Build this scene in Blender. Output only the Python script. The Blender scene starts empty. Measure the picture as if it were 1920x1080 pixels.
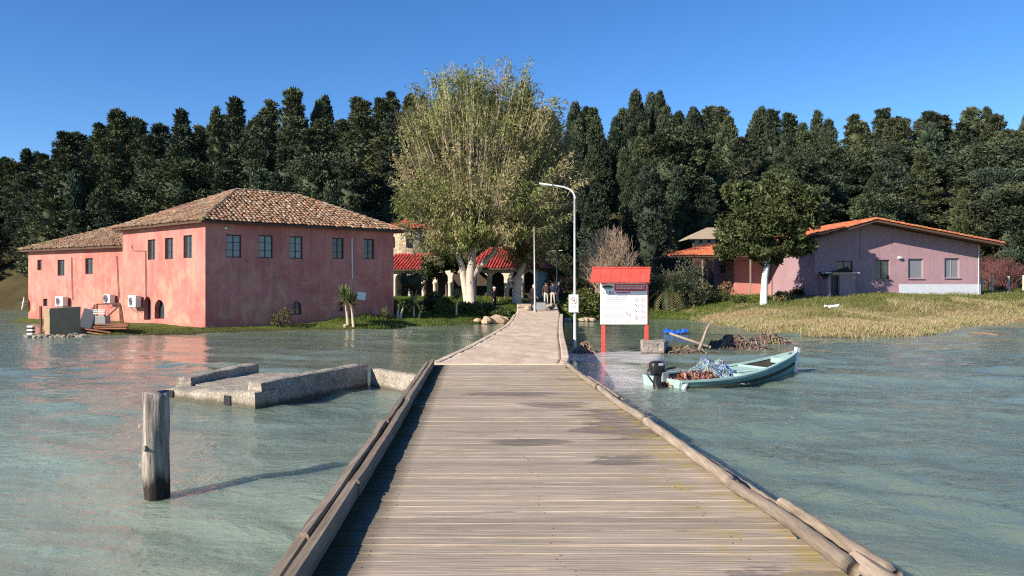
import bpy, math, random
import numpy as np
from mathutils import Vector, Matrix, noise as mnoise

# ------------------------------------------------------------------ camera, sky, sun, exposure
SC = bpy.context.scene
COL = SC.collection
EYE = 2.3                                  # eye height over the water
cam = bpy.data.objects.new('camera', bpy.data.cameras.new('camera'))
COL.objects.link(cam)
cam.location = (0, 0, EYE)
cam.rotation_euler = (math.radians(90), 0, 0)
cam.data.sensor_width = 36
cam.data.lens = 36 * 1450 / 1920
cam.data.clip_start = 0.05
cam.data.clip_end = 3000
SC.camera = cam

SUN_EL = math.radians(27)
SUN_H = Vector((-0.79, -0.613, 0)).normalized()        # horizontal direction towards the sun
SUN_DIR = Vector((SUN_H.x * math.cos(SUN_EL), SUN_H.y * math.cos(SUN_EL), math.sin(SUN_EL)))
world = bpy.data.worlds.new('World')
SC.world = world
world.use_nodes = True
wn = world.node_tree.nodes
wl = world.node_tree.links
sky = wn.new('ShaderNodeTexSky')
sky.sky_type = 'NISHITA'
sky.sun_disc = False
sky.sun_elevation = SUN_EL
sky.sun_rotation = math.atan2(SUN_H.x, SUN_H.y)
sky.altitude = 1800
sky.air_density = 1.0
sky.dust_density = 0.0
sky.ozone_density = 3.2
hsv = wn.new('ShaderNodeHueSaturation')
hsv.inputs['Saturation'].default_value = 1.24
hsv.inputs['Hue'].default_value = 0.506
wl.new(sky.outputs[0], hsv.inputs['Color'])
wl.new(hsv.outputs[0], wn['Background'].inputs[0])
wn['Background'].inputs[1].default_value = 0.1
sun = bpy.data.objects.new('sun', bpy.data.lights.new('sun', 'SUN'))
COL.objects.link(sun)
sun.data.energy = 5.0
sun.data.angle = math.radians(0.55)
sun.data.color = (1.0, 0.88, 0.73)
sun.rotation_euler = SUN_DIR.to_track_quat('Z', 'Y').to_euler()
SC.view_settings.view_transform = 'Standard'
SC.view_settings.look = 'None'
SC.view_settings.gamma = 1
SC.view_settings.use_curve_mapping = False
SC.view_settings.exposure = 0.86
SC.cycles.max_bounces = 6
SC.cycles.use_denoising = False
SC.cycles.filter_width = 1.15
SC.cycles.sample_clamp_indirect = 4

RNG = np.random.default_rng(7)
random.seed(7)
U = random.uniform

# ------------------------------------------------------------------ helpers
def at(px, py, Y):
    return Vector(((px - 960) / 1450 * Y, Y, EYE - (py - 540) / 1450 * Y))

def lerp(a, b, t):
    return a + (b - a) * t

LOC = {}
def link(o, parent=None):
    COL.objects.link(o)
    if parent is not None:
        o.parent = parent
        L = LOC.get(parent.name)
        if L is not None:
            o.matrix_parent_inverse = Matrix.Translation(L).inverted()
    return o

def tag(o, label=None, cat=None, group=None, kind=None):
    if label: o['label'] = label
    if cat: o['category'] = cat
    if group: o['group'] = group
    if kind: o['kind'] = kind
    return o

def thing(name, label, cat, loc=(0, 0, 0), group=None):
    o = bpy.data.objects.new(name, None)
    o.empty_display_size = 0.3
    o.location = loc
    COL.objects.link(o)
    LOC[o.name] = Vector(loc)
    return tag(o, label, cat, group)

def mesh_np(name, V, F4=None, F3=None, fcol=None, smooth=False):
    """mesh from numpy arrays; fcol is one rgb for each face"""
    me = bpy.data.meshes.new(name)
    V = np.asarray(V, np.float32).reshape(-1, 3)
    loops, starts, tot = [], [], 0
    if F4 is not None and len(F4):
        F4 = np.asarray(F4, np.int32)
        loops.append(F4.ravel()); starts.append(np.arange(len(F4)) * 4); tot = len(F4) * 4
    if F3 is not None and len(F3):
        F3 = np.asarray(F3, np.int32)
        loops.append(F3.ravel()); starts.append(tot + np.arange(len(F3)) * 3)
    loops = np.concatenate(loops); starts = np.concatenate(starts)
    me.vertices.add(len(V)); me.vertices.foreach_set('co', V.ravel())
    me.loops.add(len(loops)); me.loops.foreach_set('vertex_index', loops.astype(np.int32))
    me.polygons.add(len(starts)); me.polygons.foreach_set('loop_start', starts.astype(np.int32))
    if fcol is not None:
        a = me.attributes.new('Col', 'FLOAT_COLOR', 'FACE')
        c = np.ones((len(starts), 4), np.float32); c[:, :3] = fcol
        a.data.foreach_set('color', c.ravel())
    me.update(calc_edges=True)
    me.validate()
    if smooth:
        me.polygons.foreach_set('use_smooth', np.ones(len(me.polygons), bool))
    return me

class MB:
    """collects shapes that become one mesh"""
    def __init__(s):
        s.v, s.f, s.c = [], [], []
        s.col = (1, 1, 1)
    def add(s, V, F):
        n = len(s.v)
        s.v += [tuple(p) for p in V]
        for f in F:
            s.f.append(tuple(i + n for i in f)); s.c.append(s.col)
        return s
    def poly(s, *pts):
        return s.add(pts, [tuple(range(len(pts)))])
    def box(s, c, size, rz=0, M=None, taper=1.0):
        hx, hy, hz = size[0] / 2, size[1] / 2, size[2] / 2
        P = [Vector((sx * hx * (taper if sz > 0 else 1), sy * hy * (taper if sz > 0 else 1), sz * hz))
             for sz in (-1, 1) for sy in (-1, 1) for sx in (-1, 1)]
        R = M if M is not None else Matrix.Rotation(rz, 3, 'Z')
        c = Vector(c)
        return s.add([c + R @ p for p in P], [(0, 2, 3, 1), (4, 5, 7, 6), (0, 1, 5, 4), (2, 6, 7, 3), (0, 4, 6, 2), (1, 3, 7, 5)])
    def beam(s, a, b, w, h, up=Vector((0, 0, 1))):
        """a bar of section w x h from a to b"""
        a, b = Vector(a), Vector(b)
        d = (b - a).normalized()
        x = d.cross(up)
        if x.length < 1e-4: x = Vector((1, 0, 0))
        x.normalize(); z = x.cross(d)
        P = []
        for q in (a, b):
            for sx, sz in ((-1, -1), (1, -1), (1, 1), (-1, 1)):
                P.append(q + x * (sx * w / 2) + z * (sz * h / 2))
        return s.add(P, [(3, 2, 1, 0), (4, 5, 6, 7), (0, 1, 5, 4), (1, 2, 6, 5), (2, 3, 7, 6), (3, 0, 4, 7)])
    def tube(s, pts, rad, n=8, cap=True, rough=0.0):
        pts = [Vector(p) for p in pts]
        if not hasattr(rad, '__len__'): rad = [rad] * len(pts)
        V = []
        ref = Vector((0, 0, 1)) if abs((pts[-1] - pts[0]).normalized().z) < .9 else Vector((1, 0, 0))
        for i, p in enumerate(pts):
            d = (pts[min(i + 1, len(pts) - 1)] - pts[max(i - 1, 0)]).normalized()
            x = d.cross(ref).normalized(); y = d.cross(x)
            for k in range(n):
                a = 2 * math.pi * k / n
                r = rad[i] * (1 + (U(-rough, rough) if rough else 0))
                V.append(p + (x * math.cos(a) + y * math.sin(a)) * r)
        F = []
        for i in range(len(pts) - 1):
            for k in range(n):
                k2 = (k + 1) % n
                F.append((i * n + k, i * n + k2, (i + 1) * n + k2, (i + 1) * n + k))
        if cap:
            F.append(tuple(range(n))); F.append(tuple(range((len(pts) - 1) * n + n - 1, (len(pts) - 1) * n - 1, -1)))
        return s.add(V, F)
    def lathe(s, c, prof, n=16):
        c = Vector(c)
        V = [c + Vector((r * math.cos(2 * math.pi * k / n), r * math.sin(2 * math.pi * k / n), z)) for r, z in prof for k in range(n)]
        F = [(i * n + k, i * n + (k + 1) % n, (i + 1) * n + (k + 1) % n, (i + 1) * n + k) for i in range(len(prof) - 1) for k in range(n)]
        return s.add(V, F)
    def build(s, name, mat, parent=None, smooth=False, colors=False):
        me = bpy.data.meshes.new(name)
        me.from_pydata(s.v, [], s.f)
        if colors:
            a = me.attributes.new('Col', 'FLOAT_COLOR', 'FACE')
            c = np.ones((len(s.f), 4), np.float32); c[:, :3] = s.c
            a.data.foreach_set('color', c.ravel())
        if smooth:
            me.polygons.foreach_set('use_smooth', np.ones(len(me.polygons), bool))
        me.materials.append(mat)
        return link(bpy.data.objects.new(name, me), parent)

def obj(name, me, mat=None, parent=None):
    if mat is not None and not me.materials: me.materials.append(mat)
    return link(bpy.data.objects.new(name, me), parent)

def bevel(o, w, seg=2):
    m = o.modifiers.new('bevel', 'BEVEL'); m.width = w; m.segments = seg; m.limit_method = 'ANGLE'
    return o

def copy_tree(root, loc, rz=0.0, scale=1.0, label=None, group=None):
    r = root.copy(); COL.objects.link(r)
    r.location = loc; r.rotation_euler = (0, 0, rz)
    r.scale = (scale,) * 3 if not hasattr(scale, '__len__') else scale
    if label: r['label'] = label
    if group: r['group'] = group
    for ch in root.children:
        c = ch.copy(); COL.objects.link(c); c.parent = r
        for g in ch.children:
            d = g.copy(); COL.objects.link(d); d.parent = c
    return r

# ------------------------------------------------------------------ materials
def rgb(r, g, b): return (r, g, b, 1)

class NT:
    def __init__(s, name):
        s.m = bpy.data.materials.new(name); s.m.use_nodes = True
        s.t = s.m.node_tree; s.n = s.t.nodes; s.p = s.n['Principled BSDF']
        s.tc = None
    def lk(s, a, b): s.t.links.new(a, b)
    def node(s, typ, **kw):
        n = s.n.new(typ)
        for k, v in kw.items():
            if k in ('ins',):
                for kk, vv in v.items():
                    if hasattr(vv, 'is_output') or isinstance(vv, bpy.types.NodeSocket): s.lk(vv, n.inputs[kk])
                    else: n.inputs[kk].default_value = vv
            else: setattr(n, k, v)
        return n
    def coord(s, which='Object', scale=(1, 1, 1), rot=(0, 0, 0)):
        if s.tc is None: s.tc = s.n.new('ShaderNodeTexCoord')
        mp = s.node('ShaderNodeMapping', ins={'Scale': scale, 'Rotation': rot})
        s.lk(s.tc.outputs[which], mp.inputs['Vector'])
        return mp.outputs[0]
    def geo(s, scale=(1, 1, 1)):
        g = s.node('ShaderNodeNewGeometry')
        mp = s.node('ShaderNodeMapping', ins={'Scale': scale})
        s.lk(g.outputs['Position'], mp.inputs['Vector'])
        return mp.outputs[0]
    def noise(s, vec, scale, detail=4, rough=.55, dist=0.0):
        n = s.node('ShaderNodeTexNoise', ins={'Scale': scale, 'Detail': detail, 'Roughness': rough, 'Distortion': dist})
        s.lk(vec, n.inputs['Vector'])
        return n.outputs['Fac']
    def ramp(s, fac, stops, interp='LINEAR'):
        r = s.n.new('ShaderNodeValToRGB'); r.color_ramp.interpolation = interp
        e = r.color_ramp.elements
        while len(e) < len(stops): e.new(.5)
        for i, (p, c) in enumerate(stops):
            e[i].position = p
            e[i].color = c if hasattr(c, '__len__') and len(c) == 4 else (c, c, c, 1)
        s.lk(fac, r.inputs[0])
        return r.outputs[0]
    def mix(s, fac, a, b, mode='MIX'):
        n = s.node('ShaderNodeMix', data_type='RGBA', blend_type=mode)
        for sock, v in ((n.inputs[0], fac), (n.inputs[6], a), (n.inputs[7], b)):
            if isinstance(v, bpy.types.NodeSocket): s.lk(v, sock)
            else: sock.default_value = v
        return n.outputs[2]
    def math(s, op, a, b=0.0):
        n = s.node('ShaderNodeMath', operation=op)
        for i, v in enumerate((a, b)):
            if isinstance(v, bpy.types.NodeSocket): s.lk(v, n.inputs[i])
            else: n.inputs[i].default_value = v
        return n.outputs[0]
    def sepz(s, vec, ax='Z'):
        n = s.node('ShaderNodeSeparateXYZ'); s.lk(vec, n.inputs[0]); return n.outputs[ax]
    def attr(s, name='Col'):
        return s.node('ShaderNodeAttribute', attribute_name=name).outputs['Color']
    def bump(s, h, strength=.5, dist=.02, prev=None):
        b = s.node('ShaderNodeBump', ins={'Strength': strength, 'Distance': dist})
        s.lk(h, b.inputs['Height'])
        if prev is not None: s.lk(prev, b.inputs['Normal'])
        return b.outputs[0]
    def done(s, color=None, rough=.8, spec=.3, normal=None, metal=0.0):
        if color is not None:
            if isinstance(color, bpy.types.NodeSocket): s.lk(color, s.p.inputs['Base Color'])
            else: s.p.inputs['Base Color'].default_value = color
        if isinstance(rough, bpy.types.NodeSocket): s.lk(rough, s.p.inputs['Roughness'])
        else: s.p.inputs['Roughness'].default_value = rough
        s.p.inputs['Specular IOR Level'].default_value = spec
        s.p.inputs['Metallic'].default_value = metal
        if normal is not None: s.lk(normal, s.p.inputs['Normal'])
        return s.m

def m_plain(name, c, rough=.7, spec=.3, var=.25, scale=6, bump=.0, metal=0.0, bscale=None):
    t = NT(name); v = t.geo()
    n = t.noise(v, scale, 5)
    col = t.mix(n, rgb(*[x * (1 - var) for x in c]), rgb(*[min(1, x * (1 + var)) for x in c]))
    nm = t.bump(t.noise(v, bscale or scale * 5, 4), bump, .02) if bump else None
    return t.done(col, rough, spec, nm, metal)

def m_attr(name, rough=.8, spec=.25, bump=0.0, scale=30, var=.2, transl=0.0):
    t = NT(name); v = t.geo()
    n = t.noise(v, scale, 3)
    g = t.ramp(n, [(0.25, 1 - var), (.75, 1 + var)])
    col = t.mix(1.0, t.attr(), g, 'MULTIPLY')
    nm = t.bump(n, bump, .01) if bump else None
    m = t.done(col, rough, spec, nm)
    if transl:
        tr = t.node('ShaderNodeBsdfTranslucent'); t.lk(col, tr.inputs[0])
        mx = t.node('ShaderNodeMixShader'); mx.inputs[0].default_value = transl
        t.lk(t.p.outputs[0], mx.inputs[1]); t.lk(tr.outputs[0], mx.inputs[2])
        t.lk(mx.outputs[0], t.n['Material Output'].inputs[0])
    return m

def m_stucco(name, base, pale, deep, warm, wamt=.5, stain=1.0):
    """old lime-wash: broad washed-out and deep patches, streaks running down, damp foot"""
    t = NT(name); v = t.geo(); vs = t.geo((1, 1, .22))
    a = t.ramp(t.noise(v, .42, 5, .6, .3), [(.36, 0), (.62, 1)])
    b = t.ramp(t.noise(v, .9, 6, .62, .6), [(.48, 0), (.7, 1)])
    st = t.ramp(t.noise(vs, 2.3, 5, .6), [(.5, 0), (.78, 1)])
    fine = t.noise(v, 9, 5, .65)
    z = t.sepz(v)
    col = t.mix(a, rgb(*base), rgb(*deep))
    hi = t.ramp(t.math('MULTIPLY', z, 1 / 7), [(.0, 1), (.08, 1), (.5, .55), (.72, 0)])
    lo = t.math('MULTIPLY', b, hi)
    col = t.mix(t.math('MULTIPLY', lo, wamt), col, rgb(*warm))
    col = t.mix(t.math('MULTIPLY', st, .45 * stain), col, rgb(*pale))
    damp = t.ramp(t.math('ADD', z, t.math('MULTIPLY', fine, .5)), [(.35, 1), (.8, 0)])
    col = t.mix(t.math('MULTIPLY', damp, .35 * stain), col, rgb(base[0] * .45, base[1] * .5, base[2] * .5))
    drip = t.ramp(t.noise(t.geo((1.6, 1.6, .1)), 2.6, 5, .65), [(.36, 1), (.48, 0)])
    col = t.mix(t.math('MULTIPLY', drip, .3 * stain), col, rgb(base[0] * .5, base[1] * .5, base[2] * .5))
    g = t.ramp(fine, [(.3, .84), (.7, 1.12)])
    col = t.mix(1.0, col, g, 'MULTIPLY')
    return t.done(col, .92, .15, t.bump(fine, .35, .02))

M = {}
M['stucco'] = m_stucco('old_pink_limewash', (.5, .21, .175), (.55, .33, .29), (.42, .135, .115), (.56, .34, .21), .9)
M['mauve'] = m_stucco('mauve_render', (.355, .235, .262), (.38, .26, .285), (.33, .21, .24), (.36, .24, .265), .3, .7)
M['salmon'] = m_stucco('salmon_render', (.6, .27, .235), (.62, .3, .27), (.55, .22, .19), (.6, .3, .25), .3, .3)
M['cream'] = m_plain('pale_church_plaster', (.5, .46, .38), .9, .2, .15, 1.5, .2)
M['plinth'] = m_plain('pale_plinth_paint', (.5, .54, .6), .8, .2, .12, 3)
M['tile'] = m_attr('clay_roof_tile', .85, .2, .3, 25, .35)
M['dark_clay'] = m_plain('roof_bedding_clay', (.12, .06, .04), .9, .1, .4, 8)
M['eave_wood'] = m_plain('dark_eave_timber', (.09, .055, .04), .85, .2, .3, 5)
M['brown_frame'] = m_plain('dark_brown_window_wood', (.07, .035, .025), .6, .3, .3, 8)
M['white_frame'] = m_plain('white_window_frame', (.6, .6, .6), .5, .4, .08, 4)
t = NT('window_glass')
M['glass'] = t.done(t.mix(t.noise(t.geo(), 1.6, 2), rgb(.02, .028, .035), rgb(.06, .085, .1)), .08, .6)
M['curtain_glass'] = m_plain('glass_over_pale_curtain', (.16, .2, .22), .12, .6, .5, 5)
M['shutter'] = m_plain('grey_roller_blind', (.17, .185, .21), .5, .4, .1, 3)
M['white_metal'] = m_plain('white_enamel', (.72, .72, .7), .4, .4, .06, 3)
M['grey_metal'] = m_plain('grey_steel', (.25, .26, .27), .45, .5, .15, 4)
M['black'] = m_plain('black_plastic', (.02, .02, .022), .4, .4, .3, 6)
M['rust'] = m_plain('rusty_iron', (.16, .07, .04), .8, .3, .4, 12, .3)
M['galv'] = m_plain('galvanised_pole', (.62, .63, .62), .38, .5, .12, 3)
M['red_paint'] = m_plain('red_painted_timber', (.54, .08, .06), .7, .2, .3, 4, .2)
M['white_paint'] = m_plain('white_board', (.86, .86, .83), .55, .3, .03, 2)
M['ink'] = m_plain('printed_ink_grey', (.13, .135, .15), .7, .2, .1, 3)
M['ink_red'] = m_plain('printed_ink_red', (.42, .07, .06), .7, .2, .1, 3)
M['ink_dark'] = m_plain('printed_ink_dark', (.03, .06, .07), .7, .2, .1, 3)
M['ink_blue'] = m_plain('printed_ink_blue', (.35, .4, .62), .7, .2, .1, 3)

def m_wood(name, c1, c2, along=(.7, 14, 14), wet=False, rough=.85):
    t = NT(name)
    v = t.coord('Object', along)
    oi = t.node('ShaderNodeObjectInfo')
    add = t.node('ShaderNodeVectorMath', operation='ADD')
    sc = t.node('ShaderNodeVectorMath', operation='SCALE'); sc.inputs[0].default_value = (37, 11, 5)
    t.lk(oi.outputs['Random'], sc.inputs['Scale']); t.lk(v, add.inputs[0]); t.lk(sc.outputs[0], add.inputs[1])
    gr = t.noise(add.outputs[0], 2.2, 7, .7, .4)
    col = t.mix(t.ramp(gr, [(.3, 0), (.68, 1)]), rgb(*c2), rgb(*c1))
    tone = t.ramp(oi.outputs['Random'], [(0, .8), (.3, .97), (.7, 1.03), (1, 1.13)])
    col = t.mix(1.0, col, tone, 'MULTIPLY')
    crack = t.ramp(t.noise(t.coord('Object', (.5, 22, 22)), 2.0, 5, .7), [(.30, 1), (.38, 0)])
    col = t.mix(t.math('MULTIPLY', crack, .65), col, rgb(c2[0] * .35, c2[1] * .33, c2[2] * .3))
    if wet:      # ribbed decking: worn grooves run along each board
        yo = t.math('MULTIPLY', t.sepz(t.coord('Object'), 'Y'), 6.283 / .027)
        wv = t.math('SINE', t.math('ADD', yo, t.math('MULTIPLY', t.noise(t.coord('Object', (1.1, 5, 1)), 2.0, 4), 9.0)))
        wv = t.math('MULTIPLY', t.math('ADD', wv, 1.0), .5)
        gv = t.ramp(t.math('ADD', t.math('MULTIPLY', wv, .5), t.math('MULTIPLY', gr, .6)), [(.22, .52), (.42, .92), (.8, 1.12)])
        col = t.mix(1.0, col, gv, 'MULTIPLY')
    g = t.geo()
    blot = t.ramp(t.noise(g, 1.3, 6, .65), [(.45, 0), (.75, 1)])
    col = t.mix(t.math('MULTIPLY', blot, .35), col, rgb(c2[0] * .8, c2[1] * .82, c2[2] * .75))
    r = rough
    if wet:
        x = t.sepz(g, 'X'); y = t.sepz(g, 'Y')
        gs = t.geo((.45, 1.6, 1))
        wn_ = t.noise(gs, 1.5, 6, .68, .6)
        # spilt and splashed water: each damp patch lies where it fell
        wsum = None
        for (bx0, by0, rx_, ry_) in ((1.28, 9.2, .62, 1.5), (1.45, 4.25, .5, .3), (.32, 4.15, .42, .22), (.55, 10.6, .8, .35), (1.0, 13.6, .7, .3), (.0, 11.6, .9, .3), (1.0, 7.3, .5, .3), (.2, 8.0, .5, .2)):
            a_ = t.math('MULTIPLY', t.math('SUBTRACT', x, bx0), 1 / rx_); b_ = t.math('MULTIPLY', t.math('SUBTRACT', y, by0), 1 / ry_)
            e_ = t.math('SUBTRACT', 1.0, t.math('ADD', t.math('MULTIPLY', a_, a_), t.math('MULTIPLY', b_, b_)))
            wsum = e_ if wsum is None else t.math('MAXIMUM', wsum, e_)
        w = t.ramp(t.math('ADD', t.math('MULTIPLY', t.math('MAXIMUM', wsum, -1.0), .22), wn_), [(.585, 0), (.64, 1)])
        w = t.math('MULTIPLY', w, t.ramp(gr, [(.3, 1), (.62, .45)]))
        col = t.mix(t.math('MULTIPLY', w, .8), col, rgb(.085, .068, .06))
        rr = t.ramp(w, [(0, rough), (1, .3)])
        # green slime and painted-in cast shadow along the windward beam, yellow lichen patches by the logs
        alg_shade = t.ramp(t.math('SUBTRACT', t.math('MULTIPLY', x, -1), t.math('MULTIPLY', y, .042)), [(.6, 0), (.86, 1)])
        alg2 = t.math('MULTIPLY', alg_shade, t.ramp(t.noise(g, 2.5, 4), [(.3, .3), (.6, .9)]))
        col = t.mix(t.math('MULTIPLY', alg_shade, .8), col, rgb(.035, .027, .02))
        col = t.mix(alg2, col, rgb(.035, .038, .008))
        lic = t.ramp(t.math('ADD', x, t.math('MULTIPLY', y, .074)), [(1.5, 0), (1.9, 1)]) if False else t.ramp(t.math('MULTIPLY', t.math('ADD', x, t.math('MULTIPLY', y, .074)), .5), [(.72, 0), (.92, 1)])
        lic = t.math('MULTIPLY', lic, t.ramp(t.noise(g, 3.1, 6, .7), [(.5, 0), (.66, .75)]))
        col = t.mix(lic, col, rgb(.34, .26, .06))
        r = rr
    return t.done(col, r, .16, t.bump(gr, .6, .008, t.bump(crack, -.6, .01)))
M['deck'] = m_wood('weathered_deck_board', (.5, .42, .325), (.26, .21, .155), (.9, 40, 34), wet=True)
M['beam'] = m_wood('weathered_square_beam', (.36, .295, .22), (.15, .115, .085), (14, .7, 14))
M['log'] = m_wood('silvery_round_log', (.37, .305, .235), (.15, .115, .085), (18, .8, 18))
M['pile'] = m_wood('dark_pile', (.14, .11, .085), (.06, .045, .035), (10, 10, .8))

# ------------------------------------------------------------------ ground and water
SHORE = np.array([(-500, 104), (-120, 92), (-58, 88), (-46, 74), (-37, 59), (-34.2, 52.2), (-29, 48.3), (-25.4, 44.0), (-23.6, 38.2),
    (-22.4, 36.6), (-18.6, 36.9), (-16.9, 38.6), (-15.9, 39.2), (-12.6, 41.6), (-11.2, 42.2), (-9.8, 42.9), (-8.6, 43.4), (-5.9, 45.6), (-3.9, 47.6),
    (-2.2, 50), (0, 53), (3.6, 53.2), (5.2, 54.6), (8, 56), (11, 56.8), (12.7, 55.4), (12.9, 50), (13.0, 44), (12.9, 40.2),
    (13.9, 37.2), (16, 35.6), (18.6, 36.2), (21, 38.5), (26.6, 45.5), (30, 48.3), (34, 50.5), (60, 57), (500, 80), (500, 900), (-500, 900)], float)

def shore_dist(X, Y):
    """positive inland, negative over the water"""
    X = np.asarray(X, float); Y = np.asarray(Y, float)
    d = np.full(X.shape, 1e9); ins = np.zeros(X.shape, bool)
    n = len(SHORE)
    for i in range(n):
        x0, y0 = SHORE[i]; x1, y1 = SHORE[(i + 1) % n]
        ex, ey = x1 - x0, y1 - y0
        tt = np.clip(((X - x0) * ex + (Y - y0) * ey) / (ex * ex + ey * ey), 0, 1)
        d = np.minimum(d, np.hypot(X - x0 - tt * ex, Y - y0 - tt * ey))
        cr = ((y0 > Y) != (y1 > Y)) & (X < (x1 - x0) * (Y - y0) / (y1 - y0 + 1e-12) + x0)
        ins ^= cr
    return np.where(ins, d, -d)

def sm(a, b, x):
    t_ = np.clip((x - a) / (b - a), 0, 1)
    return t_ * t_ * (3 - 2 * t_)

def wob(X, Y, s, seed=0):
    return (np.sin(X * s + seed) * np.cos(Y * s * 1.13 + seed * 2.1) + .5 * np.sin(X * s * 2.3 + Y * s * 1.7 + seed) + .35 * np.cos(X * s * 3.9 - Y * s * 4.3 + 1.7 * seed)) / 1.85

def ground_z(X, Y):
    X = np.asarray(X, float); Y = np.asarray(Y, float)
    d = shore_dist(X, Y) + .35 * wob(X, Y, 1.3, 2)
    strip = sm(-9.5, -13, X) * sm(60, 50, Y)                    # the low strip at the foot of the old building
    rise = .32 * sm(0, .9, d) + .105 * np.clip(d - .6, 0, 11) * (1 - .85 * strip) - .12 * strip * sm(0, 1, d)
    rr_ = .2 * sm(0, .8, d) + .115 * np.clip(d - .5, 0, 9) + .36 * sm(46.5, 53, Y) * sm(.8, 4, d) + .32 * sm(23, 28, X) * sm(1, 4, d)
    kx = sm(11.5, 14, X); rise = rise * (1 - kx) + rr_ * kx
    crest = np.interp(X, [-90, -62, -45, -28, -14, 0, 16, 36, 60, 100], [3, 6.5, 9.5, 12.5, 14.5, 15.5, 15.0, 12.5, 12.0, 11])
    hill = crest * sm(70, 116, Y + .06 * np.abs(X)) + 5 * sm(120, 300, Y)
    bank = 2.2 * sm(-50, -58, X) * sm(0, 6, d)
    rise += .05 * wob(X, Y, .8, 5) * sm(1, 3, d)
    land = rise + hill * sm(0, 14, d) + bank
    bed = -np.clip(-d * .25, 0, 1.6) - .03
    return np.where(d > 0, land, bed)

def axis(lo, a, b, hi, fine, coarse):
    return np.unique(np.concatenate([np.linspace(lo, a, max(2, int((a - lo) / coarse))), np.arange(a, b, fine), np.linspace(b, hi, max(2, int((hi - b) / coarse)))]))

def grid_mesh(name, xs, ys, zf, smooth=True):
    X, Y = np.meshgrid(xs, ys)
    Z = zf(X, Y)
    V = np.stack([X, Y, Z], -1).reshape(-1, 3)
    nx, ny = len(xs), len(ys)
    i = np.arange((ny - 1) * nx).reshape(ny - 1, nx)[:, :-1].ravel()
    return mesh_np(name, V, np.stack([i, i + 1, i + nx + 1, i + nx], 1), smooth=smooth)

t = NT('ground_soil_and_grass')
g = t.geo()
X_, Y_, Z_ = t.sepz(g, 'X'), t.sepz(g, 'Y'), t.sepz(g, 'Z')
n1 = t.noise(g, .35, 6, .6); n2 = t.noise(g, 3.5, 5, .65)
grass = t.mix(t.ramp(n2, [(.3, 0), (.7, 1)]), rgb(.045, .075, .014), rgb(.13, .16, .035))
dry = t.mix(t.ramp(n2, [(.3, 0), (.7, 1)]), rgb(.2, .15, .07), rgb(.38, .3, .16))
mead = t.ramp(t.math('ADD', t.math('MULTIPLY', X_, .02), t.math('MULTIPLY', n1, .25)), [(.36, 0), (.42, 1)])
low = t.ramp(t.math('ADD', Z_, t.math('MULTIPLY', n1, .6)), [(.0, 1), (1.6, 1)])
low = t.ramp(t.math('MULTIPLY', t.math('ADD', Z_, n1), .5), [(.55, 1), (.95, 0)])
col = t.mix(t.math('MULTIPLY', mead, low), grass, dry)
floor_ = t.ramp(t.math('MULTIPLY', Y_, .01), [(.70, 0), (.74, 1)])
duff = t.mix(n2, rgb(.035, .028, .015), rgb(.075, .06, .03))
col = t.mix(floor_, col, duff)
bankc = t.ramp(t.math('MULTIPLY', X_, -.01), [(.46, 0), (.52, 1)])
col = t.mix(t.math('MULTIPLY', bankc, t.ramp(n1, [(.4, .3), (.6, 1)])), col, t.mix(n2, rgb(.05, .045, .02), rgb(.12, .095, .045)))
mud = t.ramp(Z_, [(.0, 1), (.16, 0)])
col = t.mix(mud, col, rgb(.07, .06, .035))
M['ground'] = t.done(col, .95, .1, t.bump(t.noise(g, 9, 5, .7), .8, .06))
xs = axis(-500, -62, 62, 500, .5, 16); ys = axis(-80, 33, 82, 900, .5, 14)
ter = obj('ground', grid_mesh('ground', xs, ys, ground_z), M['ground'])
tag(ter, kind='structure')

t = NT('murky_lagoon_water')
g = t.geo()
big = t.noise(g, .16, 3, .5)
col = t.mix(t.ramp(big, [(.35, 0), (.7, 1)]), rgb(.135, .185, .148), rgb(.165, .215, .16))
silt = t.ramp(t.noise(t.geo((.5, 1.0, 1)), .33, 4, .55, .4), [(.6, 0), (.78, 1)])
near_l = t.ramp(t.math('ADD', t.math('ADD', t.math('MULTIPLY', t.sepz(g, 'X'), -.045), t.math('MULTIPLY', t.sepz(g, 'Y'), -.05)), .62), [(.1, 0), (.42, .9)])
col = t.mix(near_l, col, rgb(.26, .32, .24))       # paler, silt-laden shallows on the left
col = t.mix(t.math('MULTIPLY', silt, .5), col, rgb(.25, .275, .165))
yk = t.ramp(t.math('MULTIPLY', t.sepz(g, 'Y'), .02), [(.33, 0), (.46, 1)])
xk = t.ramp(t.math('ADD', t.math('MULTIPLY', t.sepz(g, 'X'), .02), .5), [(.16, 0), (.26, 1), (.68, 1), (.76, 0)])
lee = t.math('SUBTRACT', 1.0, t.math('MULTIPLY', t.math('MULTIPLY', yk, xk), .72))      # calmer in the lee of the pier
w1 = t.math('MULTIPLY', t.noise(t.geo((.85, 1.25, 1)), 2.6, 5, .6, .6), lee)
w2 = t.math('MULTIPLY', t.noise(t.geo((.9, 1.2, 1)), 8.0, 4, .6, .4), lee)
w3 = t.math('MULTIPLY', t.noise(t.geo((1, 1.2, 1)), 24, 3, .6), lee)
nm = t.bump(w1, 1.0, .06, t.bump(w2, 1.0, .016, t.bump(w3, .8, .0015)))
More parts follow.
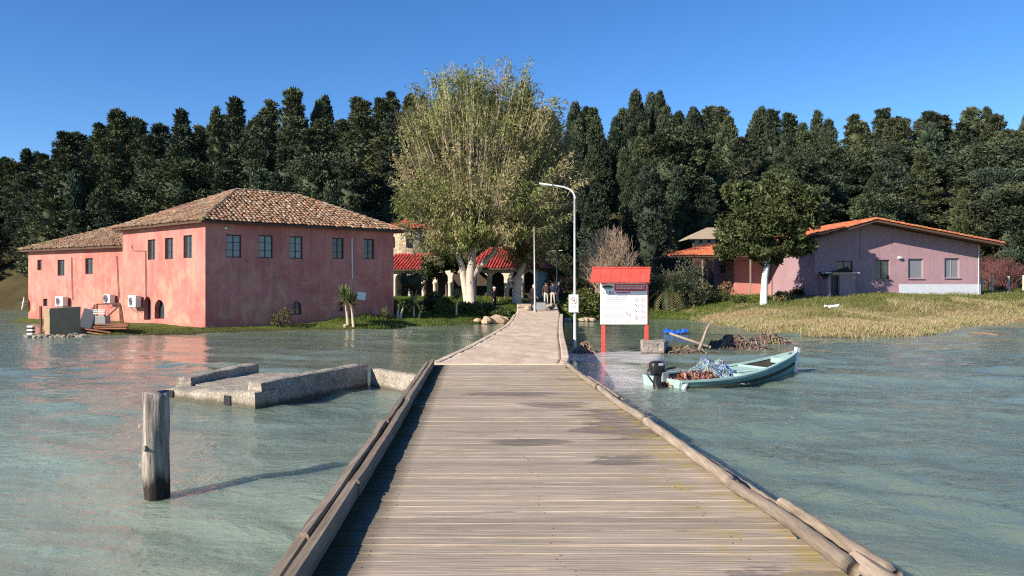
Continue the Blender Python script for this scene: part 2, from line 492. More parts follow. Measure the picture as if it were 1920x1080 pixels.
# pale rippled film of water over the drowned ramp
ax_ = t.math('MULTIPLY', t.math('SUBTRACT', t.sepz(g, 'X'), 2.55), 1 / 1.25); ay_ = t.math('MULTIPLY', t.math('SUBTRACT', t.sepz(g, 'Y'), 21.0), 1 / 5.2)
film = t.math('SUBTRACT', 1.0, t.math('ADD', t.math('MULTIPLY', ax_, ax_), t.math('MULTIPLY', ay_, ay_)))
film = t.ramp(t.math('ADD', t.math('MULTIPLY', film, .35), t.math('MULTIPLY', t.noise(t.geo((.5, 2.6, 1)), 2.6, 4, .6, .5), .6)), [(.38, 0), (.56, 1)])
col = t.mix(film, col, rgb(.5, .5, .49))
# flecks of foam left by the chop
fo = t.noise(t.geo((.8, 2.2, 1)), 3.4, 6, .75, 1.2)
fz = t.noise(g, .12, 2)
foam = t.math('MULTIPLY', t.ramp(fo, [(.735, 0), (.75, 1)]), t.ramp(fz, [(.45, 0), (.55, 1)]))
col = t.mix(t.math('MULTIPLY', foam, .75), col, rgb(.7, .74, .72))
M['water'] = t.done(col, t.ramp(foam, [(0, .06), (1, .6)]), .5, nm)
t.p.inputs['IOR'].default_value = 1.33
t.p.inputs['Subsurface Weight'].default_value = .6
t.p.inputs['Subsurface Radius'].default_value = (.9, 1.0, .8)
t.p.inputs['Subsurface Scale'].default_value = 3.0

WAVES = []
wr = random.Random(11)
for i in range(34):
    L = wr.uniform(.35, 1.9) if i < 28 else wr.uniform(3, 7)
    th = math.radians(wr.gauss(248, 26))
    k = 2 * math.pi / L
    WAVES.append((k * math.cos(th), k * math.sin(th), wr.uniform(0, 6.28), L * .0072 * wr.uniform(.5, 1.2), L))
def water_z(X, Y):
    Z = np.zeros_like(X)
    R = np.hypot(X, Y)
    WX = X + .35 * wob(X, Y, .7, 1); WY = Y + .35 * wob(X, Y, .6, 3)
    for kx, ky, ph, a, L in WAVES:
        s_ = np.sin(WX * kx + WY * ky + ph)
        Z += a * (s_ + .35 * np.cos(2 * (WX * kx + WY * ky + ph))) * np.clip(2.2 - R / (L * 22), 0, 1)
    gust = .55 + .45 * wob(X, Y, .19, 4) + .25 * sm(1, 5, X)
    calm = 1 - .75 * sm(2, 5, X) * sm(26, 30, Y) * sm(14, 11, X)
    calm *= 1 - .65 * sm(-6, -3, X) * sm(17, 20, Y) * sm(4, 2, X)
    return Z * np.clip(gust, .25, 1.3) * calm
xs = np.unique(np.concatenate([np.linspace(-500, -60, 30), np.arange(-60, -9, .5), np.arange(-9, 12, .11), np.arange(12, 60, .5), np.linspace(60, 500, 30)]))
ys = np.unique(np.concatenate([np.linspace(-300, -4, 20), np.arange(-4, 3, .4), np.arange(3, 10, .085), np.arange(10, 22, .12), np.arange(22, 60, .3), np.linspace(60, 120, 60), [200, 400]]))
wat = obj('water', grid_mesh('water', xs, ys, water_z), M['water'])
tag(wat, kind='structure')

# ------------------------------------------------------------------ wooden pier
DECK = 0.70
def pierL(y): return -1.26 - .041 * (y - 3.97)
def pierR(y): return 1.93 - .072 * (y - 3.9)
pier = thing('wooden_pier', 'weathered plank pier running from the foreground to the concrete causeway', 'pier', (0, -3, DECK))
y = -3.0
i = 0
NAILS = []
while y < 16.1:
    w = U(.118, .146)
    gap = random.choice([.007, .009, .011, .016])
    yc = y + w / 2
    xl, xr = pierL(yc) - U(-.02, .05), pierR(yc) + U(-.03, .05)
    mb = MB()
    nseg = 7
    top = DECK + U(-.004, .004)
    V = []; F = []
    wv = [U(-.003, .003) for _ in range(nseg + 1)]
    for s_ in range(nseg + 1):
        x = lerp(xl, xr, s_ / nseg)
        sag = wv[s_]
        for (dy, dz) in ((-w / 2, -.045), (-w / 2, -.004), (-w / 2 + .005, 0), (w / 2 - .005, 0), (w / 2, -.004), (w / 2, -.045)):
            V.append((x, yc + dy + sag * .6, top + dz + sag))
    for s_ in range(nseg):
        for k in range(5):
            F.append((s_ * 6 + k, s_ * 6 + k + 1, s_ * 6 + 7 + k, s_ * 6 + 6 + k)[::-1])
        F.append((s_ * 6 + 5, s_ * 6, s_ * 6 + 6, s_ * 6 + 11)[::-1])
    F.append(tuple(range(6))[::-1]); F.append(tuple(nseg * 6 + k for k in range(6)))
    mb.add(V, F)
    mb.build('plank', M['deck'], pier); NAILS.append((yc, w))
    y += w + gap
    i += 1
nb_ = MB()
for py0, w_ in NAILS:
    for fx in (.14, .5, .86):
        for dy in (-.28, .28):
            if random.random() < .4: continue
            x = lerp(pierL(py0), pierR(py0), fx) + U(-.05, .05)
            nb_.lathe((x, py0 + dy * w_, DECK + .002), [(0, .003), (.004, .0028), (.0055, 0)], 6)
no_ = nb_.build('nails', M['rust'], pier); no_['kind'] = 'stuff'
# bearers and piles under the boards
for off in (.35, 1.55, 2.75):
    mb = MB()
    mb.beam((pierL(-3) + off, -3, DECK - .14), (pierL(16) + off * .92, 16, DECK - .14), .14, .18)
    mb.build('bearer', M['pile'], pier)
for yy in (3.2, 6.4, 9.6, 12.8, 15.8):
    for xx in (pierL(yy) + .1, pierR(yy) - .1):
        mb = MB(); mb.tube([(xx, yy, -1.6), (xx, yy, DECK - .06)], [.11, .1], 10); mb.build('pile', M['pile'], pier, True)
# left: two rows of square beams laid end to end on the boards
def beam_piece(xa, ya, xb, yb, w, h, z0):
    mb = MB(); n = 9
    d = Vector((xb - xa, yb - ya, 0)).normalized(); sx = Vector((d.y, -d.x, 0))
    V = []
    for s_ in range(n + 1):
        f = s_ / n
        c = Vector((lerp(xa, xb, f), lerp(ya, yb, f), z0)) + sx * U(-.006, .006)
        hh = h + U(-.008, .008); ww = w * U(.92, 1.05)
        for (a, b) in ((-.5, 0), (-.5, .86), (-.38, 1), (.36, 1), (.5, .84), (.5, 0)):
            V.append(c + sx * (a * ww) + Vector((0, 0, b * hh)))
    F = []
    for s_ in range(n):
        for k in range(6):
            k2 = (k + 1) % 6
            F.append((s_ * 6 + k, s_ * 6 + k2, s_ * 6 + 6 + k2, s_ * 6 + 6 + k))
    F.append(tuple(range(6))[::-1]); F.append(tuple(n * 6 + k for k in range(6)))
    mb.add(V, F)
    return mb.build('edge_beam', M['beam'], pier)
for (ya, yb, dx, h) in ((-3, 5.9, 0, .125), (5.93, 10.3, .012, .118), (10.34, 15.95, -.006, .12)):
    beam_piece(pierL(ya) + .122 + dx, ya, pierL(yb) + .122 + dx, yb, .08, h, DECK + .005)
for (ya, yb, dx, h) in ((-3, 4.6, 0, .115), (4.64, 8.6, -.008, .122), (8.64, 12.6, .01, .124), (12.66, 15.6, 0, .115)):
    beam_piece(pierL(ya) + .035 + dx, ya, pierL(yb) + .035 + dx, yb, .075, h, DECK + .005)
# right: split round logs laid along the edge, doubled near the viewer
def log_piece(pts, r0, r1, name='edge_log'):
    mb = MB(); P = []; R = []
    pts = [Vector(p) for p in pts]
    n = 22
    for s_ in range(n + 1):
        f = s_ / n * (len(pts) - 1); k = min(int(f), len(pts) - 2)
        p = pts[k].lerp(pts[k + 1], f - k)
        P.append(p + Vector((U(-.004, .004), 0, U(-.003, .003))))
        R.append(lerp(r0, r1, s_ / n) * .72 * (U(.97, 1.03) if 0 < s_ < n else .85))
    mb.tube(P, R, 10, True, .025)
    return mb.build(name, M['log'], pier, True)
def rp(y, off, z): return (pierR(y) + off, y, DECK + z)
log_piece([rp(-3, 0, .07), rp(2.2, .0, .07), rp(4.35, .03, .075)], .075, .075)
log_piece([rp(4.2, -.05, .07), rp(5.2, -.03, .075), rp(6.05, -.07, .07)], .07, .065)
log_piece([rp(4.15, .15, .05), rp(5.0, .13, .06), rp(5.55, .12, .06)], .065, .06)
log_piece([rp(6.0, -.05, .075), rp(7.2, -.04, .075), rp(8.9, -.03, .07)], .072, .068)
log_piece([rp(5.6, .16, -.02), rp(6.6, .12, .0), rp(7.4, .1, .01)], .055, .05)
log_piece([rp(8.95, -.01, .07), rp(10.4, -.05, .065), rp(11.9, -.02, .07)], .07, .06)
log_piece([rp(11.95, -.02, .065), rp(13.4, -.02, .06), rp(14.5, .0, .06)], .065, .06)
log_piece([rp(11.0, .12, .02), rp(12.3, .11, .03), rp(13.6, .12, .02)], .055, .05)
log_piece([rp(14.55, .02, .06), rp(15.4, .03, .055), rp(16.0, .03, .055)], .06, .06)

# ------------------------------------------------------------------ concrete causeway
t = NT('sandy_worn_concrete'); g = t.geo()
n1 = t.noise(t.geo((1, .45, 1)), 2.2, 6, .65, .4); n2 = t.noise(g, 14, 4, .6)
col = t.mix(t.ramp(n1, [(.35, 0), (.68, 1)]), rgb(.47, .36, .26), rgb(.66, .54, .405))
deb = t.ramp(t.noise(t.geo((.6, 1.6, 1)), 3.0, 6, .7, .6), [(.62, 0), (.7, 1)])
yy_ = t.math('MULTIPLY', t.sepz(g, 'Y'), .02)
col = t.mix(t.math('MULTIPLY', deb, t.ramp(yy_, [(.34, .1), (.36, .85), (.44, .6), (.8, .25)])), col, rgb(.15, .085, .055))
col = t.mix(1.0, col, t.ramp(n2, [(.3, .85), (.7, 1.12)]), 'MULTIPLY')
M['causeway'] = t.done(col, .92, .15, t.bump(n1, .6, .03, t.bump(n2, .5, .008)))
t = NT('old_grey_concrete'); g = t.geo()
n1 = t.noise(g, 1.8, 6, .65, .3); n2 = t.noise(g, 22, 4, .7)
col = t.mix(t.ramp(n1, [(.3, 0), (.7, 1)]), rgb(.26, .225, .18), rgb(.47, .42, .35))
peb = t.ramp(t.node('ShaderNodeTexVoronoi', ins={'Vector': g, 'Scale': 16.0}).outputs['Distance'], [(.15, 1.2), (.55, .72)])
col = t.mix(1.0, col, peb, 'MULTIPLY')
wetl = t.ramp(t.math('ADD', t.sepz(g), t.math('MULTIPLY', n1, .12)), [(.11, 1), (.19, 0)])
col = t.mix(t.math('MULTIPLY', wetl, .8), col, rgb(.06, .055, .035))
M['concrete'] = t.done(col, .93, .15, t.bump(n1, .7, .05, t.bump(n2, .8, .015)))

CW = [(-1.68, 1.15, 16.25, .70), (-1.50, 1.29, 17.6, .71), (-1.22, 1.42, 20, .71), (-.72, 1.72, 26, .71), (-.2, 2.15, 33, .71), (.05, 2.62, 40, .72), (.18, 3.02, 46, .76), (.3, 3.25, 51, .86), (.35, 3.5, 57, 1.0), (.4, 3.8, 63, 1.12)]
def cw(y):
    for a, b in zip(CW, CW[1:]):
        if a[2] <= y <= b[2]:
            f = (y - a[2]) / (b[2] - a[2]); return lerp(a[0], b[0], f), lerp(a[1], b[1], f), lerp(a[3], b[3], f)
    return (CW[-1][0], CW[-1][1], CW[-1][3]) if y > CW[-1][2] else (CW[0][0], CW[0][1], CW[0][3])
ysr = np.concatenate([np.arange(16.25, 30, .16), np.arange(30, 63, .5)])
V = []; nxx = 26
for yv in ysr:
    a, b, z = cw(yv)
    a += .05; b -= .16
    a += .04 * wob(np.array(yv), np.array(0.), 2.1); 
    V.append((a, yv, z - 1.1))
    for k in range(nxx + 1):
        x = lerp(a, b, k / nxx)
        V.append((x, yv, z + .018 * float(wob(np.array(x), np.array(yv), 2.7, 6)) + .012 * float(wob(np.array(x), np.array(yv), 7.7, 1))))
    V.append((b, yv, z - 1.1))
n = nxx + 3
F = [(r * n + k, r * n + k + 1, (r + 1) * n + k + 1, (r + 1) * n + k) for r in range(len(ysr) - 1) for k in range(n - 1)]
F.append(tuple(range(n))[::-1])
mb = MB(); mb.add(V, F)
causeway = mb.build('causeway', M['causeway'], None, True)
tag(causeway, 'sandy concrete causeway leading from the wooden pier to the shore', 'causeway')
# edge strips cast along both sides, each pour a piece of its own
ye = [16.3, 17.5, 20.5, 24, 28, 32.5, 38, 45]
for a, b in zip(ye, ye[1:]):
    mb = MB()
    xa, xb = cw(a)[1] - .07, cw(b)[1] - .07
    mb.beam((xa, a + .02, cw(a)[2] - .42), (xb, b - .02, cw(b)[2] - .42), .17, .92)
    bevel(mb.build('edge_strip', M['causeway'], causeway), .02)
    mb = MB()
    xa, xb = cw(a)[0], cw(b)[0]
    mb.beam((xa, a + .02, cw(a)[2] - .45), (xb, b - .02, cw(b)[2] - .45), .16, .94)
    bevel(mb.build('edge_strip', M['causeway'], causeway), .02)
# lip where the concrete meets the boards
mb = MB(); mb.beam((-1.62, 16.2, DECK - .05), (1.17, 16.2, DECK - .06), .16, .15, Vector((0, 0, 1)))
bevel(mb.build('front_lip', M['causeway'], causeway), .02)

# half-drowned boat ramp to the right of it
xs = np.linspace(1.35, 5.9, 40); ys = np.linspace(16.4, 27.9, 70)
def ramp_z(X, Y):
    e = sm(28.0, 27.5, Y)
    xe = np.minimum(5.3, 2.75 + .24 * (Y - 17))
    return .06 - .02 * (27.5 - Y) + .01 * wob(X, Y, 2.2, 3) - .3 * (1 - e) - .35 * sm(xe, xe + .6, X)
rampo = obj('boat_ramp', grid_mesh('boat_ramp', xs, ys, ramp_z), None)
t = NT('wet_pale_concrete'); g = t.geo()
n1 = t.noise(t.geo((.5, 1.4, 1)), 1.6, 5, .6, .5)
M['wet_concrete'] = t.done(t.mix(t.ramp(n1, [(.3, 0), (.7, 1)]), rgb(.3, .3, .285), rgb(.5, .49, .465)), t.ramp(n1, [(.35, .12), (.6, .6)]), .5, t.bump(n1, .5, .03))
rampo.data.materials.append(M['wet_concrete'])
tag(rampo, 'wet concrete boat ramp slipping under water beside the causeway', 'boat ramp')

# ------------------------------------------------------------------ broken concrete landing on the left
ruin = thing('concrete_landing', 'broken grey concrete landing with low side walls in the water left of the pier', 'landing', (-5, 15.6, 0))
def rough_block(name, corners, z0, ztops, mat, parent, n=10, amp=.02, seed=0, k=6):
    """a prism over a four-cornered plan with an uneven top and worn edges; ztops are the four corner heights"""
    c = [Vector((p[0], p[1], 0)) for p in corners]
    def P(u, v): return c[0].lerp(c[1], u).lerp(c[3].lerp(c[2], u), v)
    def Z(u, v): return lerp(lerp(ztops[0], ztops[1], u), lerp(ztops[3], ztops[2], u), v)
    V = []; F = []
    idx = {}
    def vert(u, v, w):
        key = (round(u, 4), round(v, 4), round(w, 4))
        if key not in idx:
            p = P(u, v); zt = Z(u, v)
            q = Vector((p.x, p.y, lerp(z0, zt, w)))
            edge = (u in (0, 1)) + (v in (0, 1)) + (w == 1)
            nz = mnoise.noise_vector(q * 3.1 + Vector((seed, 0, 0))) * amp + mnoise.noise_vector(q * 9.0 + Vector((0, seed, 0))) * amp * .6
            if edge >= 2: nz.z -= amp * 1.1; 
            idx[key] = len(V); V.append(q + nz)
        return idx[key]
    us = [i / n for i in range(n + 1)]; vs = [i / k for i in range(k + 1)]; ws = [0, .35, .7, .9, 1]
    for a, b in zip(us, us[1:]):
        for e, f in zip(vs, vs[1:]): F.append((vert(a, e, 1), vert(b, e, 1), vert(b, f, 1), vert(a, f, 1)))
        for e, f in zip(ws, ws[1:]):
            F.append((vert(a, 0, e), vert(b, 0, e), vert(b, 0, f), vert(a, 0, f)))
            F.append((vert(b, 1, e), vert(a, 1, e), vert(a, 1, f), vert(b, 1, f)))
    for a, b in zip(vs, vs[1:]):
        for e, f in zip(ws, ws[1:]):
            F.append((vert(0, b, e), vert(0, a, e), vert(0, a, f), vert(0, b, f)))
            F.append((vert(1, a, e), vert(1, b, e), vert(1, b, f), vert(1, a, f)))
    mb = MB(); mb.add(V, F)
    return mb.build(name, mat, parent)
def water_at(px, py): 
    Y = EYE * 1450 / (py - 540); return ((px - 960) / 1450 * Y, Y)
# front lip, right wall, rear-left wall, floor, low link wall to the pier
A_, B_, C_ = water_at(480, 767), water_at(690, 726), water_at(306, 746)
rough_block('front_wall', [(C_[0], C_[1]), (A_[0] - .02, A_[1]), (A_[0] + .3, A_[1] + .45), (C_[0] + .3, C_[1] + .5)], -.6, (.19, .33, .34, .22), M['concrete'], ruin, 18, .022, 1)
dv = Vector((B_[0] - A_[0], B_[1] - A_[1], 0)); nv = Vector((-dv.y, dv.x, 0)).normalized() * .34
a2 = Vector((A_[0], A_[1], 0)) + dv * .04
rough_block('side_wall', [(a2.x, a2.y), B_, (B_[0] + nv.x, B_[1] + nv.y), (a2.x + nv.x, a2.y + nv.y)], -.6, (.50, .56, .55, .49), M['concrete'], ruin, 20, .022, 2)
e0 = Vector((C_[0] + .02, C_[1] + .55, 0)); e1 = Vector((-6.55, 19.0, 0))
rough_block('side_wall', [(e0.x, e0.y), (e0.x + .33, e0.y - .02), (e1.x + .33, e1.y), (e1.x, e1.y)], -.6, (.38, .38, .46, .46), M['concrete'], ruin, 6, .02, 3, 14)
rough_block('floor_slab', [(C_[0] + .4, C_[1] + .62), (A_[0] + .0, A_[1] + .62), (B_[0] - .4, B_[1] + .5), (-6.1, 19.0)], -.6, (.24, .30, .30, .25), M['concrete'], ruin, 14, .025, 4, 10)
rough_block('link_wall', [(B_[0] + .05, B_[1] + .05), (-1.85, 16.2), (-1.8, 16.5), (B_[0] + .05, B_[1] + .4)], -.6, (.42, .44, .44, .42), M['concrete'], ruin, 12, .02, 5)
mb = MB()
for (u, r) in ((.10, .10), (.72, .13)):
    q = Vector((lerp(C_[0], A_[0], u), lerp(C_[1], A_[1], u), .11))
    d = Vector((A_[0] - C_[0], A_[1] - C_[1], 0)).normalized()
    mb.box(q + Vector((0, -.0, 0)), (r * 1.5, .06, r * 1.4), math.atan2(d.y, d.x))
mb.build('drain_hole', M['black'], ruin)

# ------------------------------------------------------------------ mooring post
t = NT('grey_driftwood_post'); v = t.coord('Object', (7, 7, .7)); g = t.geo()
gr = t.noise(v, 2.4, 7, .7, .5)
col = t.mix(t.ramp(gr, [(.32, 0), (.62, 1)]), rgb(.09, .075, .06), rgb(.42, .37, .32))
wl_ = t.ramp(t.math('ADD', t.sepz(g), t.math('MULTIPLY', t.noise(t.geo((8, 8, 1)), 1.2, 4), .55)), [(.42, 1), (.56, 0)])
col = t.mix(t.math('MULTIPLY', wl_, .93), col, rgb(.018, .014, .012))
M['post'] = t.done(col, .85, .3, t.bump(gr, 1.0, .03))
px_, py_ = water_at(294, 931)
post = thing('mooring_post', 'thick grey weathered wooden post standing alone in the water', 'post', (px_, py_, 0))
V = []; F = []; nn = 28; hs = np.linspace(-1.4, 1.15, 26)
for h_ in hs:
    for k in range(nn):
        a = 2 * math.pi * k / nn
        r = .136 + .014 * math.sin(a * 3 + h_ * 1.1) + .01 * math.sin(a * 7 + 1.3 * h_) + .02 * mnoise.noise(Vector((math.cos(a) * 1.4, math.sin(a) * 1.4, h_ * 1.6))) - .008 * (abs(math.sin(a * 5.5 + .25 * math.sin(h_ * 2))) ** 8) * 2.2
        r *= 1 + .06 * math.exp(-((h_ - .8) / .16) ** 2) * (1 if math.cos(a) > 0 else .2)
        V.append((px_ + r * math.cos(a) - .02 * h_, py_ + r * math.sin(a), h_ + (.015 * math.sin(a * 2) if h_ > 1.1 else 0)))
for i in range(len(hs) - 1):
    for k in range(nn): F.append((i * nn + k, i * nn + (k + 1) % nn, (i + 1) * nn + (k + 1) % nn, (i + 1) * nn + k))
F.append(tuple((len(hs) - 1) * nn + k for k in range(nn)))
mb = MB(); mb.add(V, F); mb.build('trunk', M['post'], post, True)
for (a, z) in ((200, .78), (192, .34), (250, .55)):
    r = math.radians(a)
    mb = MB(); mb.tube([(px_ + .12 * math.cos(r), py_ + .12 * math.sin(r), z), (px_ + .185 * math.cos(r), py_ + .185 * math.sin(r), z + .015)], [.045, .022], 9, True, .15)
    mb.build('knot', M['post'], post)

# ------------------------------------------------------------------ walls with openings, windows, tiled roofs
class Wall:
    """a wall seen from outside with p0 at its left end and p1 at its right end"""
    def __init__(s, p0, p1):
        s.o = Vector((p0[0], p0[1], 0)); s.d = Vector((p1[0] - p0[0], p1[1] - p0[1], 0)); s.L = s.d.length; s.d.normalize()
        s.n = Vector((s.d.y, -s.d.x, 0))
    def p(s, u, z, out=0.0):
        q = s.o + s.d * u + s.n * out
        return Vector((q.x, q.y, z))
    def u_at(s, px):
        k = (px - 960) / 1450
        return (k * s.o.y - s.o.x) / (s.d.x - k * s.d.y)
    def hit(s, px, py):
        u = s.u_at(px); Y = (s.o + s.d * u).y
        return u, EYE - (py - 540) / 1450 * Y
    def rect(s, px0, px1, pc, py0, py1):
        """opening whose sides lie at px0, px1 and whose head and foot at pc lie at py0, py1"""
        u0, u1 = s.u_at(px0), s.u_at(px1)
        return min(u0, u1), max(u0, u1), s.hit(pc, py1)[1], s.hit(pc, py0)[1]
    def build(s, name, z0, z1, holes, mat, parent, depth=.26, gable=None, back=False):
        mb = MB()
        us = sorted({0.0, s.L, *[h[0] for h in holes], *[h[1] for h in holes]})
        zs = sorted({z0, z1, *[h[2] for h in holes], *[h[3] for h in holes]})
        for a, b in zip(us, us[1:]):
            for c, d in zip(zs, zs[1:]):
                um, zm = (a + b) / 2, (c + d) / 2
                if any(h[0] < um < h[1] and h[2] < zm < h[3] for h in holes): continue
                mb.poly(s.p(a, c), s.p(b, c), s.p(b, d), s.p(a, d))
                if back: mb.poly(s.p(a, d, -depth), s.p(b, d, -depth), s.p(b, c, -depth), s.p(a, c, -depth))
        for h in holes:
            u0, u1, a, b = h[:4]
            arch = len(h) > 4 and h[4]
            if arch:
                r = (u1 - u0) / 2; um = (u0 + u1) / 2; zs_ = b - r
                pts = [(um - r * math.cos(math.pi * k / 12), zs_ + r * math.sin(math.pi * k / 12)) for k in range(13)]
                for k in range(12):
                    (x0, y0), (x1, y1) = pts[k], pts[k + 1]
                    mb.poly(s.p(x0, y0), s.p(x1, y1), s.p(x1, b), s.p(x0, b))
                    if back: mb.poly(s.p(x0, b, -depth), s.p(x1, b, -depth), s.p(x1, y1, -depth), s.p(x0, y0, -depth))
                    mb.poly(s.p(x0, y0), s.p(x0, y0, -depth), s.p(x1, y1, -depth), s.p(x1, y1))
                top = zs_
            else:
                top = b
                mb.poly(s.p(u0, b), s.p(u0, b, -depth), s.p(u1, b, -depth), s.p(u1, b))
            mb.poly(s.p(u0, a), s.p(u0, a, -depth), s.p(u0, top, -depth), s.p(u0, top))
            mb.poly(s.p(u1, a), s.p(u1, top), s.p(u1, top, -depth), s.p(u1, a, -depth))
            mb.poly(s.p(u0, a), s.p(u1, a), s.p(u1, a, -depth), s.p(u0, a, -depth))
        if gable:
            pts = [s.p(0, z1), s.p(s.L, z1)] + [s.p(u, z) for u, z in gable]
            mb.poly(*pts)
        return mb.build(name, mat, parent)

def window(w, parent, u0, u1, z0, z1, fm, gm, deep=.16, bars=(1, 2), sill=None, fw=.055, arch=False, name='window'):
    f = MB(); y = -deep
    def bar(ua, za, ub, zb, wd, pr=.05):
        a, b = w.p(ua, za, y), w.p(ub, zb, y)
        f.beam(a, b, pr, wd, up=Vector((0, 0, 1)) if abs(zb - za) < 1e-6 else w.d)
    e = fw / 2
    bar(u0, z0 + e, u1, z0 + e, fw); bar(u0, z1 - e, u1, z1 - e, fw)
    bar(u0 + e, z0 + fw, u0 + e, z1 - fw, fw); bar(u1 - e, z0 + fw, u1 - e, z1 - fw, fw)
    for k in range(bars[0]):
        u = lerp(u0, u1, (k + 1) / (bars[0] + 1)); bar(u, z0 + fw, u, z1 - fw, fw * .8, .04)
    for k in range(bars[1]):
        z = lerp(z0, z1, (k + 1) / (bars[1] + 1)); bar(u0 + fw, z, u1 - fw, z, fw * .5, .03)
    fo = f.build(name, fm, parent)
    nu = bars[0] + 1
    for k in range(nu):
        g_ = MB(); a, b = lerp(u0, u1, k / nu), lerp(u0, u1, (k + 1) / nu)
        tl = U(-.006, .006)
        g_.poly(w.p(a, z0, y - .012), w.p(b, z0, y - .012 + tl), w.p(b, z1, y - .012 + tl), w.p(a, z1, y - .012))
        g_.build('pane', gm, fo)
    if sill:
        s_ = MB(); s_.box(w.p((u0 + u1) / 2, z0 - .035, .02), (u1 - u0 + .16, .16, .055), math.atan2(w.d.y, w.d.x))
        s_.build('sill', sill, fo)
    return fo

def inside(poly, x, y):
    r = False
    for (x0, y0), (x1, y1) in zip(poly, poly[1:] + poly[:1]):
        if (y0 > y) != (y1 > y) and x < (x1 - x0) * (y - y0) / (y1 - y0) + x0: r = not r
    return r

def tile_slope(mb, corners, pal, tw=.25, tl=.40, jit=.02, lift=.03):
    """corners: world points of a planar slope, the first two are its eave from left to right seen from outside"""
    c = [Vector(p) for p in corners]
    ex = (c[1] - c[0]).normalized()
    nrm = ex.cross(c[2] - c[0]).normalized()
    if nrm.z < 0: nrm = -nrm
    up = nrm.cross(ex).normalized()
    if up.z < 0: up = -up
    poly = [((p - c[0]).dot(ex), (p - c[0]).dot(up)) for p in c]
    umin, umax = min(p[0] for p in poly), max(p[0] for p in poly); vmax = max(p[1] for p in poly)
    nc = int((umax - umin) / tw)
    tw = (umax - umin) / nc
    for i in range(nc):
        u = umin + (i + .5) * tw
        v = -.05
        while v < vmax:
            if inside(poly, u, v + tl * .5):
                j = jit
                a = c[0] + ex * (u + U(-j, j)) + up * (v + U(-j, j) * 1.5) + nrm * (lift + U(0, j * .5))
                dirv = (up + ex * U(-j, j) * 2).normalized()
                sidev = nrm.cross(dirv).normalized()
                r0, r1 = tw * .40, tw * .33
                V = []
                for q, r, dz in ((a, r0, .035), (a + dirv * (tl * 1.08), r1, 0.0)):
                    for k in range(5):
                        an = math.pi * k / 4
                        V.append(q + sidev * (r * math.cos(an)) + nrm * (r * .75 * math.sin(an) + dz))
                cc = random.choice(pal); b = U(.78, 1.2)
                mb.col = tuple(x * b for x in cc)
                mb.add(V, [(k, k + 1, k + 6, k + 5) for k in range(4)] + [(0, 5, 9, 4)[::-1], (0, 1, 2, 3, 4)])
            v += tl

def ridge_tiles(mb, a, b, pal, r=.13, L=.42):
    a, b = Vector(a), Vector(b); d = (b - a); n = max(1, int(d.length / L)); d.normalize()
    s_ = d.cross(Vector((0, 0, 1))).normalized(); up = s_.cross(d)
    st = (b - a).length / n
    for i in range(n):
        q = a + d * (i * st) + up * U(0, .02)
        V = []
        for f, rr, dz in ((0, r, .03), (1.08, r * .88, 0)):
            for k in range(6):
                an = math.pi * (k / 5 * 1.2 - .1)
                V.append(q + d * (f * st) + s_ * (rr * math.cos(an)) + up * (rr * math.sin(an) + dz))
        mb.col = tuple(x * U(.8, 1.2) for x in random.choice(pal))
        mb.add(V, [(k, k + 1, k + 7, k + 6) for k in range(5)] + [(0, 1, 2, 3, 4, 5)])

def roof(parent, slopes, ridges, pal, tw=.25, tl=.40, jit=.02, fascia=.12):
    """deck of dark clay with eave board (part) and the tiles on it (joined: too many and too small to pick apart)"""
    mb = MB()
    for s_ in slopes:
        mb.poly(*[Vector(p) for p in s_])
        mb.poly(*[Vector(p) - Vector((0, 0, fascia)) for p in reversed(s_)])
        a, b = Vector(s_[0]), Vector(s_[1])
        mb.poly(a - Vector((0, 0, fascia)), b - Vector((0, 0, fascia)), b, a)
    ro = mb.build('roof', M['eave_wood'], parent)
    tb = MB()
    for s_ in slopes: tile_slope(tb, s_, pal, tw, tl, jit)
    to = tb.build('roof_tiles', M['tile'], ro, False, True)
    to['kind'] = 'stuff'
    if ridges:
        rb = MB()
        for a, b in ridges: ridge_tiles(rb, a, b, pal)
        r2 = rb.build('ridge_tiles', M['tile'], ro, False, True); r2['kind'] = 'stuff'
    return ro

OLD = [(.26, .145, .085), (.3, .175, .105), (.21, .12, .075), (.34, .22, .14), (.28, .19, .125), (.17, .11, .08), (.36, .27, .185), (.24, .17, .115)]
RED = [(.38, .06, .05), (.34, .05, .043), (.41, .075, .06)]
ORANGE = [(.52, .17, .08), (.48, .14, .065), (.56, .21, .105), (.45, .15, .08)]

# ------------------------------------------------------------------ old pink building on the left
pb = thing('pink_waterside_building', 'old two storey pink limewashed building with brown tiled hip roofs on the left shore', 'building', (-16.06, 40.5, 0))
A = Vector((-16.06, 40.5, 0)); B = Vector((at(738, 0, 47.8).x, 47.8, 0)); C = Vector((at(230, 0, 46.3).x, 46.3, 0))
D = B + (C - A)
ZT = 5.80
front, left = Wall(A, B), Wall(C, A)
W5 = [(424, 453, 439, 440, 483), (485, 512, 498, 441, 484), (543, 568, 555, 443, 485), (623, 645, 634, 446, 485), (682, 702, 692, 448, 486)]
hf = [front.rect(*q) for q in W5]
ha = front.rect(546, 566, 556, 565, 590) + (True,)
hs_ = front.rect(633, 644, 638, 564, 584)
front.build('wall', -.4, ZT, hf + [ha, hs_], M['stucco'], pb)
for k, h in enumerate(hf):
    window(front, pb, *h, M['brown_frame'], M['curtain_glass'] if k < 3 else M['glass'], .14, (1, 2))
window(front, pb, *ha[:4], M['brown_frame'], M['glass'], .2, (1, 1))
window(front, pb, *hs_, M['brown_frame'], M['glass'], .2, (0, 0))
W3 = [(277, 291, 284, 449, 487), (309, 325, 317, 446, 486), (344, 360, 352, 441, 484)]
hl = [left.rect(*q) for q in W3]
hd = left.rect(290, 308, 299, 562, 598) + (True,)
hd2 = left.rect(270, 283, 276, 556, 600) + (True,)
